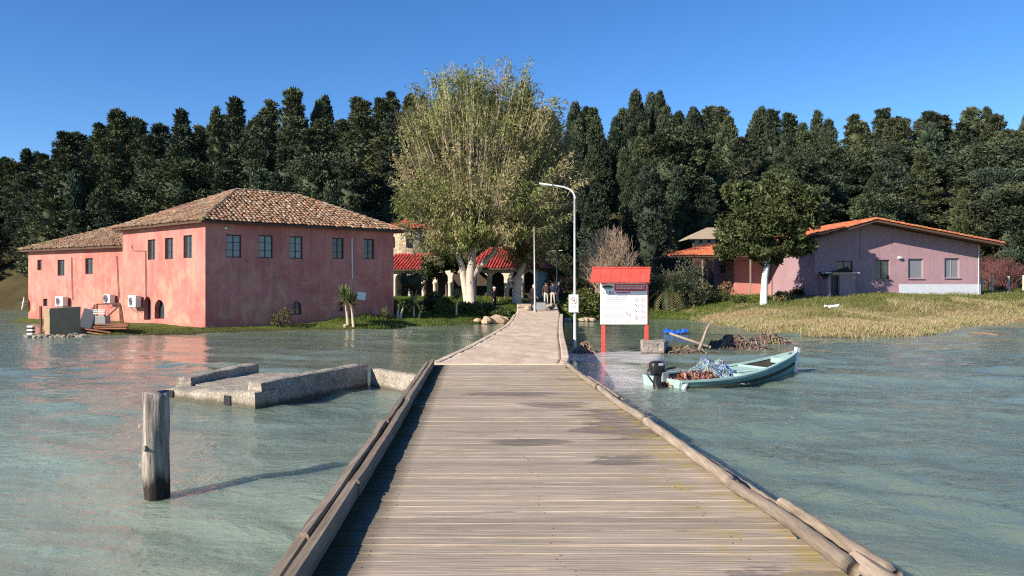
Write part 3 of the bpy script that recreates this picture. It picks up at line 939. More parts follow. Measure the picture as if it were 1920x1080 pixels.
left.build('wall', -.4, ZT, hl + [hd, hd2], M['stucco'], pb)
for h in hl: window(left, pb, *h, M['brown_frame'], M['glass'], .12, (1, 2))
for h in (hd, hd2): window(left, pb, *h[:4], M['brown_frame'], M['glass'], .3, (0, 1))
Wall(B, D).build('wall', -.4, ZT, [], M['stucco'], pb)
Wall(D, C).build('wall', -.4, ZT, [], M['stucco'], pb)
# main hip roof
OH = .42
fd, ld = front.d, (C - A).normalized()
def out(p, a, b, z): q = p + fd * (a * OH) + ld * (b * OH); return Vector((q.x, q.y, z))
ze = ZT + .02
eA, eB, eD, eC = out(A, -1, -1, ze), out(B, 1, -1, ze), out(D, 1, 1, ze), out(C, -1, 1, ze)
mid = (A + D) / 2
R1 = mid - fd * 1.45; R2 = mid + fd * 2.3
zr = 8.12
R1, R2 = Vector((R1.x, R1.y, zr)), Vector((R2.x, R2.y, zr))
roof(pb, [(eA, eB, R2, R1), (eC, eA, R1), (eB, eD, R2), (eD, eC, R1, R2)], [(eA, R1), (eB, R2), (eC, R1), (R1, R2)], OLD, .24, .36, .035)
# lower wing behind on the left
WA = Vector((at(232, 0, 46.6).x, 46.6, 0)) + Vector((.3, .2, 0)); WB = Vector((at(53, 0, 52.6).x, 52.6, 0))
wing = Wall(WB, WA)
ZW = 4.86
Wv = [(70, 78, 74, 487, 507), (108, 121, 114, 487, 517), (160, 174, 167, 484, 514)]
hw = [wing.rect(*q) for q in Wv]
hw2 = wing.rect(81, 89, 85, 560, 574)
wing.build('wall', -.4, ZW, hw + [hw2], M['stucco'], pb)
for k, h in enumerate(hw): window(wing, pb, *h, M['brown_frame'], M['glass'], .12, (1 if k else 0, 2))
window(wing, pb, *hw2, M['brown_frame'], M['glass'], .15, (0, 0))
wn_ = -wing.n
WC = WB + wn_ * 8.6; WD = WA + wn_ * 8.6
Wall(WC, WB).build('wall', -.4, ZW, [], M['stucco'], pb)
Wall(WD, WC).build('wall', -.4, ZW, [], M['stucco'], pb)
o_ = .4
wd = wing.d
def outw(p, a, b, z): q = p + wd * a + wn_ * b; return Vector((q.x, q.y, z))
wB, wA, wC, wD = outw(WB, -o_, -o_, ZW), outw(WA, .2, -o_, ZW), outw(WC, -o_, o_, ZW), outw(WD, .2, o_, ZW)
ra = outw(WB, 4.4, 4.3, 6.75); rb_ = outw(WA, .2, 4.3, 6.75)
roof(pb, [(wB, wA, rb_, ra), (wC, wB, ra), (wD, wC, ra, rb_)], [(wB, ra), (ra, rb_)], OLD, .24, .36, .035)
# rain pipes, wiring and a lamp on the walls
def pipe(name, w, pts, r, mat, parent, off=.06):
    mb = MB(); mb.tube([w.p(*w.hit(px, py), off) for px, py in pts], r, 6); return mb.build(name, mat, parent)
M['pink_pipe'] = m_plain('pink_painted_pipe', (.4, .2, .19), .6, .3, .1, 4)
pipe('rain_pipe', front, [(659, 447), (660, 522)], .04, M['white_frame'], pb)
pipe('rain_pipe', left, [(248, 460), (250, 469), (274, 470), (275, 558)], .035, M['pink_pipe'], pb)
pipe('rain_pipe', wing, [(135, 482), (137, 562)], .03, M['pink_pipe'], pb)
pipe('rain_pipe', wing, [(220, 480), (224, 558)], .03, M['pink_pipe'], pb)
mb = MB(); q = front.p(*front.hit(423, 428), .08); mb.lathe(q, [(0, -.05), (.07, -.05), (.1, .03), (.02, .08), (0, .08)], 10); mb.build('wall_lamp', M['white_metal'], pb)

# air conditioners hung on the walls
def aircon(w, px, py, label, size=(.82, .32, .58)):
    u, z = w.hit(px, py)
    base = w.p(u, z, .3)
    tt_ = thing('air_conditioner', label, 'air conditioner', base, 'air conditioners on the pink walls')
    rz = math.atan2(w.d.y, w.d.x)
    mb = MB(); mb.box(base, size, rz); bevel(mb.build('casing', M['white_metal'], tt_), .025)
    R = Matrix.Rotation(rz, 3, 'Z')
    mb = MB()
    c = base + R @ Vector((-.12, -size[1] / 2 - .012, 0))
    for rr in (.07, .13, .19, .24):
        pts = [c + R @ Vector((rr * math.cos(a), 0, rr * math.sin(a))) for a in np.linspace(0, 2 * math.pi, 17)]
        mb.tube(pts, .012, 5, False)
    gr = mb.build('fan_grille', M['grey_metal'], tt_); gr['kind'] = 'stuff'
    mb = MB(); mb.tube([c + Vector((0, 0, 0)) + R @ Vector((0, .005, 0)), c + R @ Vector((0, .011, 0))], .22, 20); mb.build('fan', M['black'], tt_)
    for s_ in (-1, 1):
        mb = MB(); q = base + R @ Vector((s_ * .28, 0, -size[2] / 2 - .02)); q2 = q + R @ Vector((0, .3, -.3))
        mb.beam(q + R @ Vector((0, -.14, 0)), q + R @ Vector((0, .3, 0)), .03, .03); mb.beam(q2, q + R @ Vector((0, -.1, 0)), .025, .025)
        mb.build('bracket', M['grey_metal'], tt_)
    return tt_
aircon(left, 262, 565, 'white air conditioner on the sunlit wall beside the arched openings', (.9, .34, .68))
aircon(wing, 124, 565, 'white air conditioner casting a shadow on the lower wing, left one', (.9, .34, .62))
aircon(wing, 214, 560, 'white air conditioner on the wing tight beside the taller block', (.62, .34, .52))
q = wing.p(-.25, 1.25, .1)
dish = thing('satellite_dish', 'white dish on the far left corner of the pink wing', 'dish', q)
mb = MB()
Rm = Vector((-.8, -.55, .15)).to_track_quat('Z', 'Y').to_matrix()
V = []; F = []
for i, r in enumerate((0.02, .2, .36, .48)):
    for k in range(18):
        a = 2 * math.pi * k / 18; V.append(q + Rm @ Vector((r * math.cos(a), r * math.sin(a), .5 * r * r)))
F = [(i * 18 + k, i * 18 + (k + 1) % 18, (i + 1) * 18 + (k + 1) % 18, (i + 1) * 18 + k) for i in range(3) for k in range(18)]
mb.add(V, F); mb.build('reflector', M['white_metal'], dish, True)
mb = MB(); mb.tube([q, q + Rm @ Vector((0, 0, .45))], .015, 6); mb.tube([q, q + Vector((.4, .25, -.1))], .025, 6); mb.build('arm', M['grey_metal'], dish)
# blue-white panel leaning on the shaded wall behind the yuccas
u, z = front.hit(672, 555)
pan = thing('wall_plaque', 'pale panel fixed to the shaded pink wall behind the twin yuccas', 'panel', front.p(u, z, .3))
mb = MB(); rz = math.atan2(front.d.y, front.d.x)
mb.box(front.p(u, z, .35), (.5, .05, .45), 0, Matrix.Rotation(rz - .35, 3, 'Z') @ Matrix.Rotation(.12, 3, 'Y'))
bevel(mb.build('board', M['white_metal'], pan), .01)
mb = MB(); mb.tube([front.p(u, z, 0), front.p(u, z, .36)], .03, 6); mb.build('bracket', M['grey_metal'], pan)

# ------------------------------------------------------------------ church with red roofs behind the big tree
M['arch_shade'] = m_plain('shade_darkened_porch_wall', (.06, .045, .035), .9, .15, .3, 4)  # porch back wall coloured dark to give the shade inside the arches
ch = thing('arcaded_church', 'cream arcaded church with bright red tiled roofs behind the tall tree', 'church', (-4, 66, 1.3))
cA, cB = at(733, 0, 68), at(1008, 0, 65)
arc = Wall(cA, cB)
zc0, zc1 = 1.1, arc.hit(940, 503)[1]
bays = [(741, 766), (771, 792), (796, 812), (819, 840), (848, 866), (892, 913), (921, 945), (953, 975), (982, 1002)]
hh = []
for a, b in bays:
    u0, u1 = arc.u_at(a), arc.u_at(b)
    hh.append((u0, u1, arc.hit(930, 559)[1], arc.hit(930, 510)[1], True))
arc.build('arcade_wall', zc0, zc1, hh, M['cream'], ch, .35, back=True)
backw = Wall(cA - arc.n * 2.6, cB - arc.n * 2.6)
backw.build('back_wall', zc0, zc1 + .2, [], M['arch_shade'], ch)
Wall(cB, cB - arc.n * 6).build('end_wall', zc0, zc1, [], M['cream'], ch)
Wall(cA - arc.n * 6, cA).build('end_wall', zc0, zc1, [], M['cream'], ch)
for a, b in zip(bays, bays[1:]):
    u = (arc.u_at(a[1]) + arc.u_at(b[0])) / 2
    mb = MB(); q = arc.p(u, zc0, .03)
    mb.lathe(q, [(.0, 0), (.2, 0), (.2, .12), (.15, .16), (.14, 1.5), (.19, 1.6), (.22, 1.72), (.0, 1.72)], 12)
    mb.build('column', M['cream'], ch, True)
def ap(u, z, o=0): return arc.p(u, z, o)
um = arc.u_at(800); ub = arc.u_at(905)
zr_ = arc.hit(940, 468)[1] + .25
e = .45
roof(ch, [(ap(ub - 1.4, zc1, e), ap(arc.L + e, zc1, e), ap(arc.L - 1.6, zr_, -3), ap(ub - .2, zr_, -3)),
          (ap(arc.L + e, zc1, e), ap(arc.L + e, zc1, -6.4), ap(arc.L - 1.6, zr_, -3)),
          (ap(ub - 1.4, zc1, -6.4), ap(ub - 1.4, zc1, e), ap(ub - .2, zr_, -3))],
     [(ap(ub - .2, zr_, -3), ap(arc.L - 1.6, zr_, -3)), (ap(arc.L + e, zc1, e), ap(arc.L - 1.6, zr_, -3))], RED, .26, .42, .008)
zl = arc.hit(770, 478)[1] + .1; zl0 = arc.hit(770, 505)[1]
roof(ch, [(ap(-.6, zl0, e), ap(um, zl0, e), ap(um, zl, -2.4), ap(-.6, zl, -2.4))], [(ap(-.6, zl, -2.4), ap(um, zl, -2.4))], RED, .3, .42, .008)
t = NT('honey_rubble_stone'); g = t.geo((1, 1, 1.5))
vo = t.node('ShaderNodeTexVoronoi', ins={'Vector': g, 'Scale': 2.6}); ve = t.node('ShaderNodeTexVoronoi', feature='DISTANCE_TO_EDGE', ins={'Vector': g, 'Scale': 2.6})
col = t.mix(t.sepz(vo.outputs['Color'], 'X'), rgb(.34, .23, .13), rgb(.56, .44, .3))
col = t.mix(t.ramp(ve.outputs['Distance'], [(.02, 1), (.08, 0)]), col, rgb(.5, .45, .37))
M['rubble'] = t.done(col, .9, .2, t.bump(t.ramp(ve.outputs['Distance'], [(.0, 0), (.12, 1)]), .8, .06))
dc = at(766, 0, 76); dz0, dz1 = 2.0, EYE + (540 - 432) / 1450 * 76
dr = 2.15
mb = MB(); mb.lathe((dc.x, dc.y, 0), [(dr, dz0), (dr, dz1 - .25), (dr + .14, dz1 - .2), (dr + .14, dz1)], 20); mb.build('drum', M['rubble'], ch)
for a in (-2.2, -1.45, -.7):
    mb = MB(); q = Vector((dc.x + dr * math.cos(a), dc.y + dr * math.sin(a), dz1 - 1.25)); mb.box(q, (.2, .4, 1.0), a); mb.build('slit_window', M['black'], ch)
mb = MB()
for k in range(20):
    a0, a1 = 2 * math.pi * k / 20, 2 * math.pi * (k + 1) / 20; R_ = dr + .4
    p0 = Vector((dc.x + R_ * math.cos(a0), dc.y + R_ * math.sin(a0), dz1)); p1 = Vector((dc.x + R_ * math.cos(a1), dc.y + R_ * math.sin(a1), dz1))
    tile_slope(mb, [p0, p1, Vector((dc.x, dc.y, dz1 + 1.25))], RED, .3, .42, .005, .02)
    mb.col = RED[0]; mb.poly(p0, p1, Vector((dc.x, dc.y, dz1 + 1.25)))
to = mb.build('drum_roof', M['tile'], ch, False, True); to['kind'] = 'stuff'

# ------------------------------------------------------------------ mauve gabled house on the right
hb = thing('mauve_gabled_house', 'single storey mauve house with wide orange tiled gable on the right meadow', 'house', (18, 46, 1.8))
HL, HR = at(1528, 0, 58.0), at(1838, 0, 59.5)
fac = Wall(HL, HR)
zb = .9
zl_, zr2 = fac.hit(1531, 445)[1], fac.hit(1838, 459)[1]
ua = fac.u_at(1622); za = fac.hit(1622, 418)[1]
Wn = [(1568, 1599, 1584, 489, 524), (1640, 1668, 1654, 487, 524), (1703, 1731, 1717, 485, 522), (1771, 1799, 1785, 484, 521)]
hf = [fac.rect(*q) for q in Wn]
zq = min(zl_, zr2) - .25
fac.build('gable_wall', zb, zq, hf, M['mauve'], hb, .2, gable=[(fac.L, zr2), (ua, za), (0, zl_)])
for k, h in enumerate(hf):
    window(fac, hb, *h, M['brown_frame'] if k < 2 else M['grey_metal'], M['shutter'] if k > 1 else M['glass'], .15, (1, 0) if k != 2 else (0, 0), M['mauve'] if k else None, .06)
mb = MB(); pz = fac.hit(1760, 533)[1]; u0 = fac.u_at(1686)
q = fac.p((u0 + fac.L) / 2, (zb + pz) / 2, .012); mb.box(q, (fac.L - u0, .05, pz - zb), math.atan2(fac.d.y, fac.d.x)); mb.build('plinth', M['plinth'], hb)
DEP = 11.5
bn = -fac.n
lw = Wall(HL + bn * DEP, HL); lw.build('side_wall', zb, zl_, [], M['mauve'], hb)
Wall(HR, HR + bn * DEP).build('side_wall', zb, zr2, [], M['mauve'], hb)
FO = 1.45
def fp(u, z, o): return fac.p(u, z, o)
sl_l = (za - zl_) / ua; sl_r = (za - zr2) / (fac.L - ua)
th = .16
zA = za + th
lowL, lowR = zl_ + th - sl_l * .45, zr2 + th - sl_r * .8
roof(hb, [(fp(-.45, lowL, -DEP), fp(-.45, lowL, FO), fp(ua, zA, FO), fp(ua, zA, -DEP)),
          (fp(fac.L + .8, lowR, FO), fp(fac.L + .8, lowR, -DEP), fp(ua, zA, -DEP), fp(ua, zA, FO))],
     [(fp(ua, zA, FO), fp(ua, zA, -DEP))], ORANGE, .27, .42, .01, .13)
# verge: tile ends along the front of the roof
mb = MB()
ridge_tiles(mb, fp(-.45, lowL + .02, FO + .02), fp(ua, zA + .02, FO + .02), ORANGE, .1, .36)
ridge_tiles(mb, fp(fac.L + .8, lowR + .02, FO + .02), fp(ua, zA + .02, FO + .02), ORANGE, .1, .36)
v_ = mb.build('verge_tiles', M['tile'], hb, False, True); v_['kind'] = 'stuff'
for (u0, z0_, u1, z1_) in ((-.45, lowL, ua, zA), (fac.L + .8, lowR, ua, zA)):
    mb = MB(); mb.beam(fp(u0, z0_ - .12, FO), fp(u1, z1_ - .12, FO), .04, .16); mb.build('verge_board', M['eave_wood'], hb)
u, z = fac.hit(1685, 483)
mb = MB(); mb.box(fp(u, z, .16), (.26, .16, .16), .3); mb.box(fp(u - .12, z, .06), (.05, .12, .05)); mb.build('flood_lamp', M['white_metal'], hb)
for px in (1834, 1612):
    u = fac.u_at(px); ztop = lerp(za, zr2, (u - ua) / (fac.L - ua)) if u > ua else lerp(zl_, za, u / ua)
    if px == 1834:
        mb = MB(); mb.tube([fp(u, zb, .06), fp(u, ztop - .1, .06)], .04, 8); mb.build('rain_pipe', M['white_frame'], hb, True)
    else:
        mb = MB(); mb.tube([fp(u, hf[0][3] + .1, .02), fp(u + .05, ztop - .2, .02)], .012, 5); mb.build('cable', M['black'], hb)
# lean-to in front of its left end
sh = thing('lean_to_shed', 'small lean-to shed with white slab roof and dark doorway against the mauve house', 'shed', fac.p(.6, zb, .6))
s0, s1 = fac.p(fac.u_at(1533) + .15, 0, 1.2), fac.p(fac.u_at(1592) - .2, 0, 1.2)
shw = Wall(s0, s1)
zt = shw.hit(1560, 513)[1]
dh = (.25, .95, zb, zt - .12)
shw.build('front_wall', zb, zt, [dh], M['mauve'], sh, .3)
Wall(s1, s1 - fac.n * 1.17).build('side_wall', zb, zt, [], M['mauve'], sh)
Wall(s0 - fac.n * 1.17, s0).build('side_wall', zb, zt, [], M['mauve'], sh)
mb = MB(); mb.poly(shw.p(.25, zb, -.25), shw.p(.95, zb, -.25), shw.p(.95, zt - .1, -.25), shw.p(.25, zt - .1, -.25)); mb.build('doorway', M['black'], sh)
mb = MB(); q = shw.p(shw.L / 2, zt + .05, -.55); mb.box(q, (shw.L + .5, 1.5, .09), math.atan2(fac.d.y, fac.d.x)); bevel(mb.build('slab_roof', M['white_frame'], sh), .02)
mb = MB()
nt = 12
tarp_top = [shw.p(lerp(-.45, 1.9, k / nt), zt + .14 + .75 * (max(0, k / nt - .35) ** 1.3) , -.62) for k in range(nt + 1)]
tarp_front = [shw.p(lerp(-.45, 1.7, k / nt), zt + .11 - (.65 * max(0, .3 - k / nt) * 3), .28) for k in range(nt + 1)]
for k in range(nt): mb.poly(tarp_front[k], tarp_front[k + 1], tarp_top[k + 1], tarp_top[k])
o = mb.build('tarpaulin', M['black'], sh); so = o.modifiers.new('s', 'SOLIDIFY'); so.thickness = .04

# ------------------------------------------------------------------ porch house left of it
ph = thing('salmon_porch_house', 'salmon pink house with orange roof on thin porch posts behind the round tree', 'house', (15, 53, 1.8))
pA, pB = at(1377, 0, 65.5), at(1530, 0, 66)
pf = Wall(pA, pB)
pzt = pf.hit(1400, 484)[1] + .15
zb2 = 1.4
dr_ = pf.rect(1495, 1506, 1500, 496, 549); 
hdoor = (dr_[0], dr_[1], zb2, dr_[3])
pf.build('wall', zb2, pzt, [hdoor], M['salmon'], ph, .2)
mb = MB(); mb.box(pf.p((hdoor[0] + hdoor[1]) / 2, (hdoor[2] + hdoor[3]) / 2, -.12), (hdoor[1] - hdoor[0], .06, hdoor[3] - hdoor[2]), math.atan2(pf.d.y, pf.d.x))
M['door_wood'] = m_plain('varnished_door', (.4, .18, .07), .5, .4, .25, 9)
mb.build('door', M['door_wood'], ph)
pC = at(1338, 0, 71)
ps = Wall(pC, pA)
hw_ = ps.rect(1349, 1361, 1355, 497, 512)
ps.build('wall', zb2, pzt, [hw_], M['salmon'], ph, .2)
window(ps, ph, *hw_, M['brown_frame'], M['glass'], .12, (1, 0))
eL = at(1254, 486, 63); 
p0 = Vector((eL.x, 63, pzt - .05)); p1 = Vector((HL.x + .3, 63.2, pzt - .05))
pk0 = Vector((at(1335, 0, 68).x, 68.5, EYE + (540 - 458) / 1450 * 68)); pk1 = Vector((HL.x + .3, 68.5, pk0.z))
p3 = Vector((eL.x + .5, 73.5, pzt - .05))
roof(ph, [(p0, p1, pk1, pk0), (p3, p0, pk0)], [(p0, pk0)], ORANGE, .27, .42, .01)
for px in (1317, 1326, 1407, 1475):
    Y = 63.3 if px != 1326 else 65.5
    mb = MB(); q = at(px, 0, Y); mb.beam((q.x, Y, 1.3), (q.x, Y, pzt - .15), .1, .1); mb.build('porch_post', M['eave_wood'] if px == 1475 else M['log'], ph)
mb = MB(); mb.beam((p0.x + .3, 63.15, pzt - .18), (p1.x, 63.3, pzt - .18), .1, .16); mb.build('porch_beam', M['eave_wood'], ph)
# pale-roofed hut behind
hut = thing('pale_roofed_hut', 'small hut with a pale roof and dark posts behind the orange porch roof', 'hut', at(1325, 480, 76))
a, b = at(1298, 0, 76), at(1400, 0, 76)
z0h, z1h = 2.2, EYE + (540 - 447) / 1450 * 76
hz = Wall(a, b)
hz.build('wall', z0h, z1h, [(.25, .8, z1h - 1.1, z1h - .15), (1.0, 1.6, z1h - 1.1, z1h - .15), (1.8, 2.4, z1h - 1.1, z1h - .15)], M['eave_wood'], hut, .2)
mb = MB()
for (u0) in (.25, 1.0, 1.8): mb.poly(hz.p(u0, z1h - 1.1, -.2), hz.p(u0 + .6, z1h - 1.1, -.2), hz.p(u0 + .6, z1h - .15, -.2), hz.p(u0, z1h - .15, -.2))
g1 = mb.build('window_row', M['glass'], hut); g1['kind'] = 'stuff'
M['pale_roof'] = m_plain('pale_roof_sheet', (.34, .28, .2), .9, .1, .2, 3)
mb = MB(); q0, q1 = hz.p(-.5, z1h, .5), hz.p(hz.L + .5, z1h, .5); q2, q3 = hz.p(hz.L + .5, z1h + 1.3, -3), hz.p(2.2, z1h + 1.3, -3); q4 = hz.p(-.5, z1h, -6.5)
mb.poly(q0, q1, q2, q3); mb.poly(q4, q0, q3); mb.poly(q0 - Vector((0, 0, .1)), q1 - Vector((0, 0, .1)), q1, q0); mb.poly(q4 - Vector((0, 0, .1)), q0 - Vector((0, 0, .1)), q0, q4)
mb.build('roof', M['pale_roof'], hut)

# ------------------------------------------------------------------ vegetation
def gz(x, y): return float(ground_z(np.array([x]), np.array([y]))[0])
def unit(a): return a / (np.linalg.norm(a, axis=-1, keepdims=True) + 1e-9)

def leaf_arrays(Cn, D, L, W, rng):
    """rhombic leaves: base at Cn, pointing along D"""
    n = len(Cn)
    D = unit(D); S = unit(np.cross(D, rng.normal(size=(n, 3))))
    L = np.broadcast_to(L, (n,))[:, None]; W = np.broadcast_to(W, (n,))[:, None]
    m = Cn + D * L * .5
    N = np.cross(D, S)
    V = np.stack([Cn, m + S * W * .5 + N * W * .12, Cn + D * L, m - S * W * .5 + N * W * .12], 1).reshape(-1, 3)
    return V, np.arange(n * 4).reshape(n, 4)

def leaf_mesh(name, parts, smooth=False):
    Vs, Fs, Cs, o = [], [], [], 0
    for V, F, c in parts:
        Vs.append(V); Fs.append(F + o); Cs.append(c); o += len(V)
    return mesh_np(name, np.concatenate(Vs), np.concatenate(Fs), None, np.concatenate(Cs), smooth)

t = NT('dark_conifer_foliage')
oi = t.node('ShaderNodeObjectInfo')
tone = t.ramp(oi.outputs['Random'], [(0, rgb(.78, .86, .95)), (.3, rgb(1.0, 1.0, .98)), (.6, rgb(1.25, 1.2, .95)), (.85, rgb(.95, 1.08, 1.1)), (1, rgb(1.45, 1.3, 1.0))])
M['leaf'] = t.done(t.mix(1.0, t.attr(), tone, 'MULTIPLY'), .75, .15)
M['leaf_soft'] = m_attr('thin_green_foliage', .6, .25, 0, 3, .15, .3)
M['grass_blade'] = m_attr('grass_blades', .7, .2, 0, 2, .2, .25)
M['bark'] = m_plain('rough_brown_bark', (.1, .075, .055), .9, .15, .35, 8, .5)
M['pale_bark'] = m_plain('peeling_pale_bark', (.48, .42, .35), .8, .2, .28, 2.2, .4)
M['limb'] = m_plain('pale_tan_limb', (.44, .36, .27), .85, .2, .3, 3, .3)
M['white_bark'] = m_plain('lime_washed_trunk', (.62, .63, .6), .85, .2, .12, 5, .3)
M['twig'] = m_plain('dry_brown_twig', (.2, .135, .09), .9, .1, .35, 2)
M['pale_twig'] = m_plain('pale_dry_twig', (.36, .27, .2), .9, .1, .3, 2)
M['red_twig'] = m_plain('reddish_bare_twig', (.15, .07, .065), .9, .1, .35, 2)

def tuft(ctrs, sizes, n_per, L, W, cols, rng, axis_c=None, up=.5, flat=.75, outw=.8):
    """clumps of leaves round given centres"""
    Cn, D, K = [], [], []
    for c, s_, col in zip(ctrs, sizes, cols):
        n = int(n_per * rng.uniform(.75, 1.25))
        q = unit(rng.normal(size=(n, 3))) * (rng.uniform(.35, 1, (n, 1)) ** .5) * s_
        q[:, 2] *= flat
        d = unit(q) * .7 + rng.normal(size=(n, 3)) * .45
        if axis_c is not None:
            o = c - axis_c; o = np.array([o[0], o[1], 0.]); d += unit(o) * outw
        d[:, 2] += up
        Cn.append(c + q); D.append(d)
        K.append(col * rng.uniform(.62, 1.35, (n, 1)))
    Cn, D, K = np.concatenate(Cn), np.concatenate(D), np.concatenate(K)
    n = len(Cn)
    V, F = leaf_arrays(Cn, D, L * rng.uniform(.6, 1.3, n), W * rng.uniform(.7, 1.3, n), rng)
    return V, F, K

def core(prof, rng, col, n=12, amp=.25):
    """opaque heart of a crown, so that the far side does not shine through"""
    V = []; m = len(prof)
    for r, z in prof:
        for k in range(n):
            a = 2 * math.pi * k / n; rr = r * (1 + rng.uniform(-amp, amp)); V.append((rr * math.cos(a), rr * math.sin(a), z + rng.uniform(-.15, .15)))
    F = [(i * n + k, i * n + (k + 1) % n, (i + 1) * n + (k + 1) % n, (i + 1) * n + k) for i in range(m - 1) for k in range(n)]
    return np.array(V), np.array(F), np.tile(np.array(col), (len(F), 1))

def forest_proto(kind, seed):
    rng = np.random.default_rng(seed)
    H = 14.0
    if kind == 'cypress':
        R = rng.uniform(1.35, 1.9); lean = rng.normal(0, .2, 2)
        prof = lambda s: R * (math.sin(math.pi * min(1, s ** .62)) ** .75) * (1.0 if s < .75 else 1)
        cs, sz, cl = [], [], []
        base = np.array([.052, .068, .042]) * rng.uniform(.9, 1.15)
        for i in range(120):
            s_ = rng.uniform(.03, 1) ** .85; a = rng.uniform(0, 6.283); r = prof(s_) * rng.uniform(.72, 1.02)
            cs.append(np.array([r * math.cos(a) + lean[0] * s_, r * math.sin(a) + lean[1] * s_, .6 + s_ * (H - 1.1)])); sz.append(rng.uniform(.5, .85) * (1 - .4 * s_)); cl.append(base * rng.uniform(.6, 1.4))
        parts = [tuft(cs, sz, 95, .42, .16, cl, rng, np.zeros(3), 1.3, 1.5, .5),
                 core([(prof(s_) * .72, .5 + s_ * (H - 1.4)) for s_ in (.02, .15, .3, .5, .7, .85, .97)], rng, base * .9)]
        tr = [(0, 0, -.6), (0, 0, 3)]
    elif kind == 'pine':
        base = np.array([.066, .08, .048]) * rng.uniform(.85, 1.2)
        cs, sz, cl = [], [], []
        R = rng.uniform(1.9, 2.7)
        nb = 46
        for i in range(nb):
            s_ = .22 + .76 * (i / nb) + rng.uniform(-.02, .02)
            a = i * 2.4 + rng.uniform(-.5, .5)
            rl = R * 1.15 * (1 - s_) ** .75 * rng.uniform(.55, 1.1) * (.75 + .5 * min(1, (s_ - .15) * 4)) * .95
            for f in (.35, .65, .95):
                r = rl * f; cs.append(np.array([r * math.cos(a) + rng.normal(0, .15), r * math.sin(a) + rng.normal(0, .15), s_ * H + .35 * f + rng.normal(0, .12)]))
                sz.append(rng.uniform(.5, .85) * (1.15 - .62 * s_)); cl.append(base * rng.uniform(.6, 1.45))
        cs.append(np.array([0, 0, H - .35])); sz.append(.3); cl.append(base)
        parts = [tuft(cs, sz, 75, .4, .14, cl, rng, np.zeros(3), .7, .7, .5),
                 core([(R * .5 * (1 - s_) ** .5, s_ * H) for s_ in (.3, .45, .6, .75, .9, .97)], rng, base * .9)]
        tr = [(0, 0, -.8), (.1, 0, 4), (-.05, .1, 9), (0, 0, 13.2)]
    else:   # broad dense evergreen
        base = np.array([.056, .072, .044]) * rng.uniform(.85, 1.2)
        cs, sz, cl = [], [], []
        R = rng.uniform(2.1, 2.8); H2 = 14
        lob = [(np.array([rng.normal(0, R * .42), rng.normal(0, R * .42), rng.uniform(.3, .86) * H2]), rng.uniform(1.5, 2.4)) for _ in range(14)] + [(np.array([0, 0, H2 - 2.0]), 1.9)]
        for c, r in lob:
            for k in range(11):
                d = unit(rng.normal(size=3)); d[2] = abs(d[2]) * 1.0 if rng.random() < .7 else d[2]
                cs.append(c + d * r * np.array([1, 1, .9])); sz.append(rng.uniform(.5, .8)); cl.append(base * rng.uniform(.6, 1.4))
        parts = [tuft(cs, sz, 85, .36, .17, cl, rng, np.zeros(3), .6, .8, .5), core([(R * .5, s_ * H2) for s_ in (.25, .4, .6, .75)] + [(.3, H2 * .85)], rng, base * .9)]
        tr = [(0, 0, -.8), (.1, 0, 4), (0, 0, 9)]
    me = leaf_mesh(kind + '_crown', parts)
    mb = MB(); mb.tube(tr, [.32 * (1 - .75 * i / max(1, len(tr) - 1)) for i in range(len(tr))], 7, True, .08)
    return me, mb
SKY = ([-80, 0, 60, 120, 200, 300, 380, 450, 540, 640, 740, 800, 900, 1000, 1060, 1130, 1200, 1270, 1330, 1400, 1470, 1530, 1600, 1700, 1800, 1860, 1920, 2000],
       [310, 285, 268, 245, 225, 205, 205, 190, 175, 182, 162, 180, 190, 190, 195, 182, 172, 190, 196, 185, 212, 205, 212, 205, 205, 195, 200, 200])
protos = {'cypress': [forest_proto('cypress', s_) for s_ in (1, 2, 3, 4)], 'pine': [forest_proto('pine', s_) for s_ in (5, 6, 7, 8)], 'evergreen': [forest_proto('evergreen', s_) for s_ in (9, 10, 11, 12)]}
for k, L in protos.items():
    for i, (me, mb) in enumerate(L):
        me.materials.append(M['leaf'])
        tm = bpy.data.meshes.new(k + '_trunk'); tm.from_pydata(mb.v, [], mb.f); tm.materials.append(M['bark']); L[i] = (me, tm)
fr = random.Random(5)
NAME = {'cypress': ('cypress_tree', 'dark columnar cypress'), 'pine': ('pine_tree', 'dark feathery pine'), 'evergreen': ('evergreen_tree', 'dense dark bushy evergreen')}
MARKS = [(60, 'left of the pink wing'), (230, 'above the pink wing'), (440, 'above the pink roof, left half'), (640, 'above the pink roof, right half'), (760, 'just left of the tall eucalyptus'), (1060, 'behind the tall eucalyptus'), (1180, 'just right of the tall eucalyptus'), (1330, 'above the orange porch roof'), (1540, 'above the round whitewashed tree'), (1700, 'above the left half of the mauve house'), (1850, 'above the right half of the mauve house'), (9999, 'right of the mauve house')]
FOREST = {}
def zone(px, row):
    where = [w for m_, w in MARKS if px < m_][0]
    return ('skyline' if row >= 5 else 'low' if row < 3 else 'mid height'), where
ROWS = [(79, 4.6, 150, .9), (84.5, 4.4, 118, 1), (90.5, 4.3, 88, 1), (97, 4.4, 58, 1), (104, 4.6, 32, 1), (112, 4.2, 8, 1), (121, 5.0, 12, 1)]
nf = 0
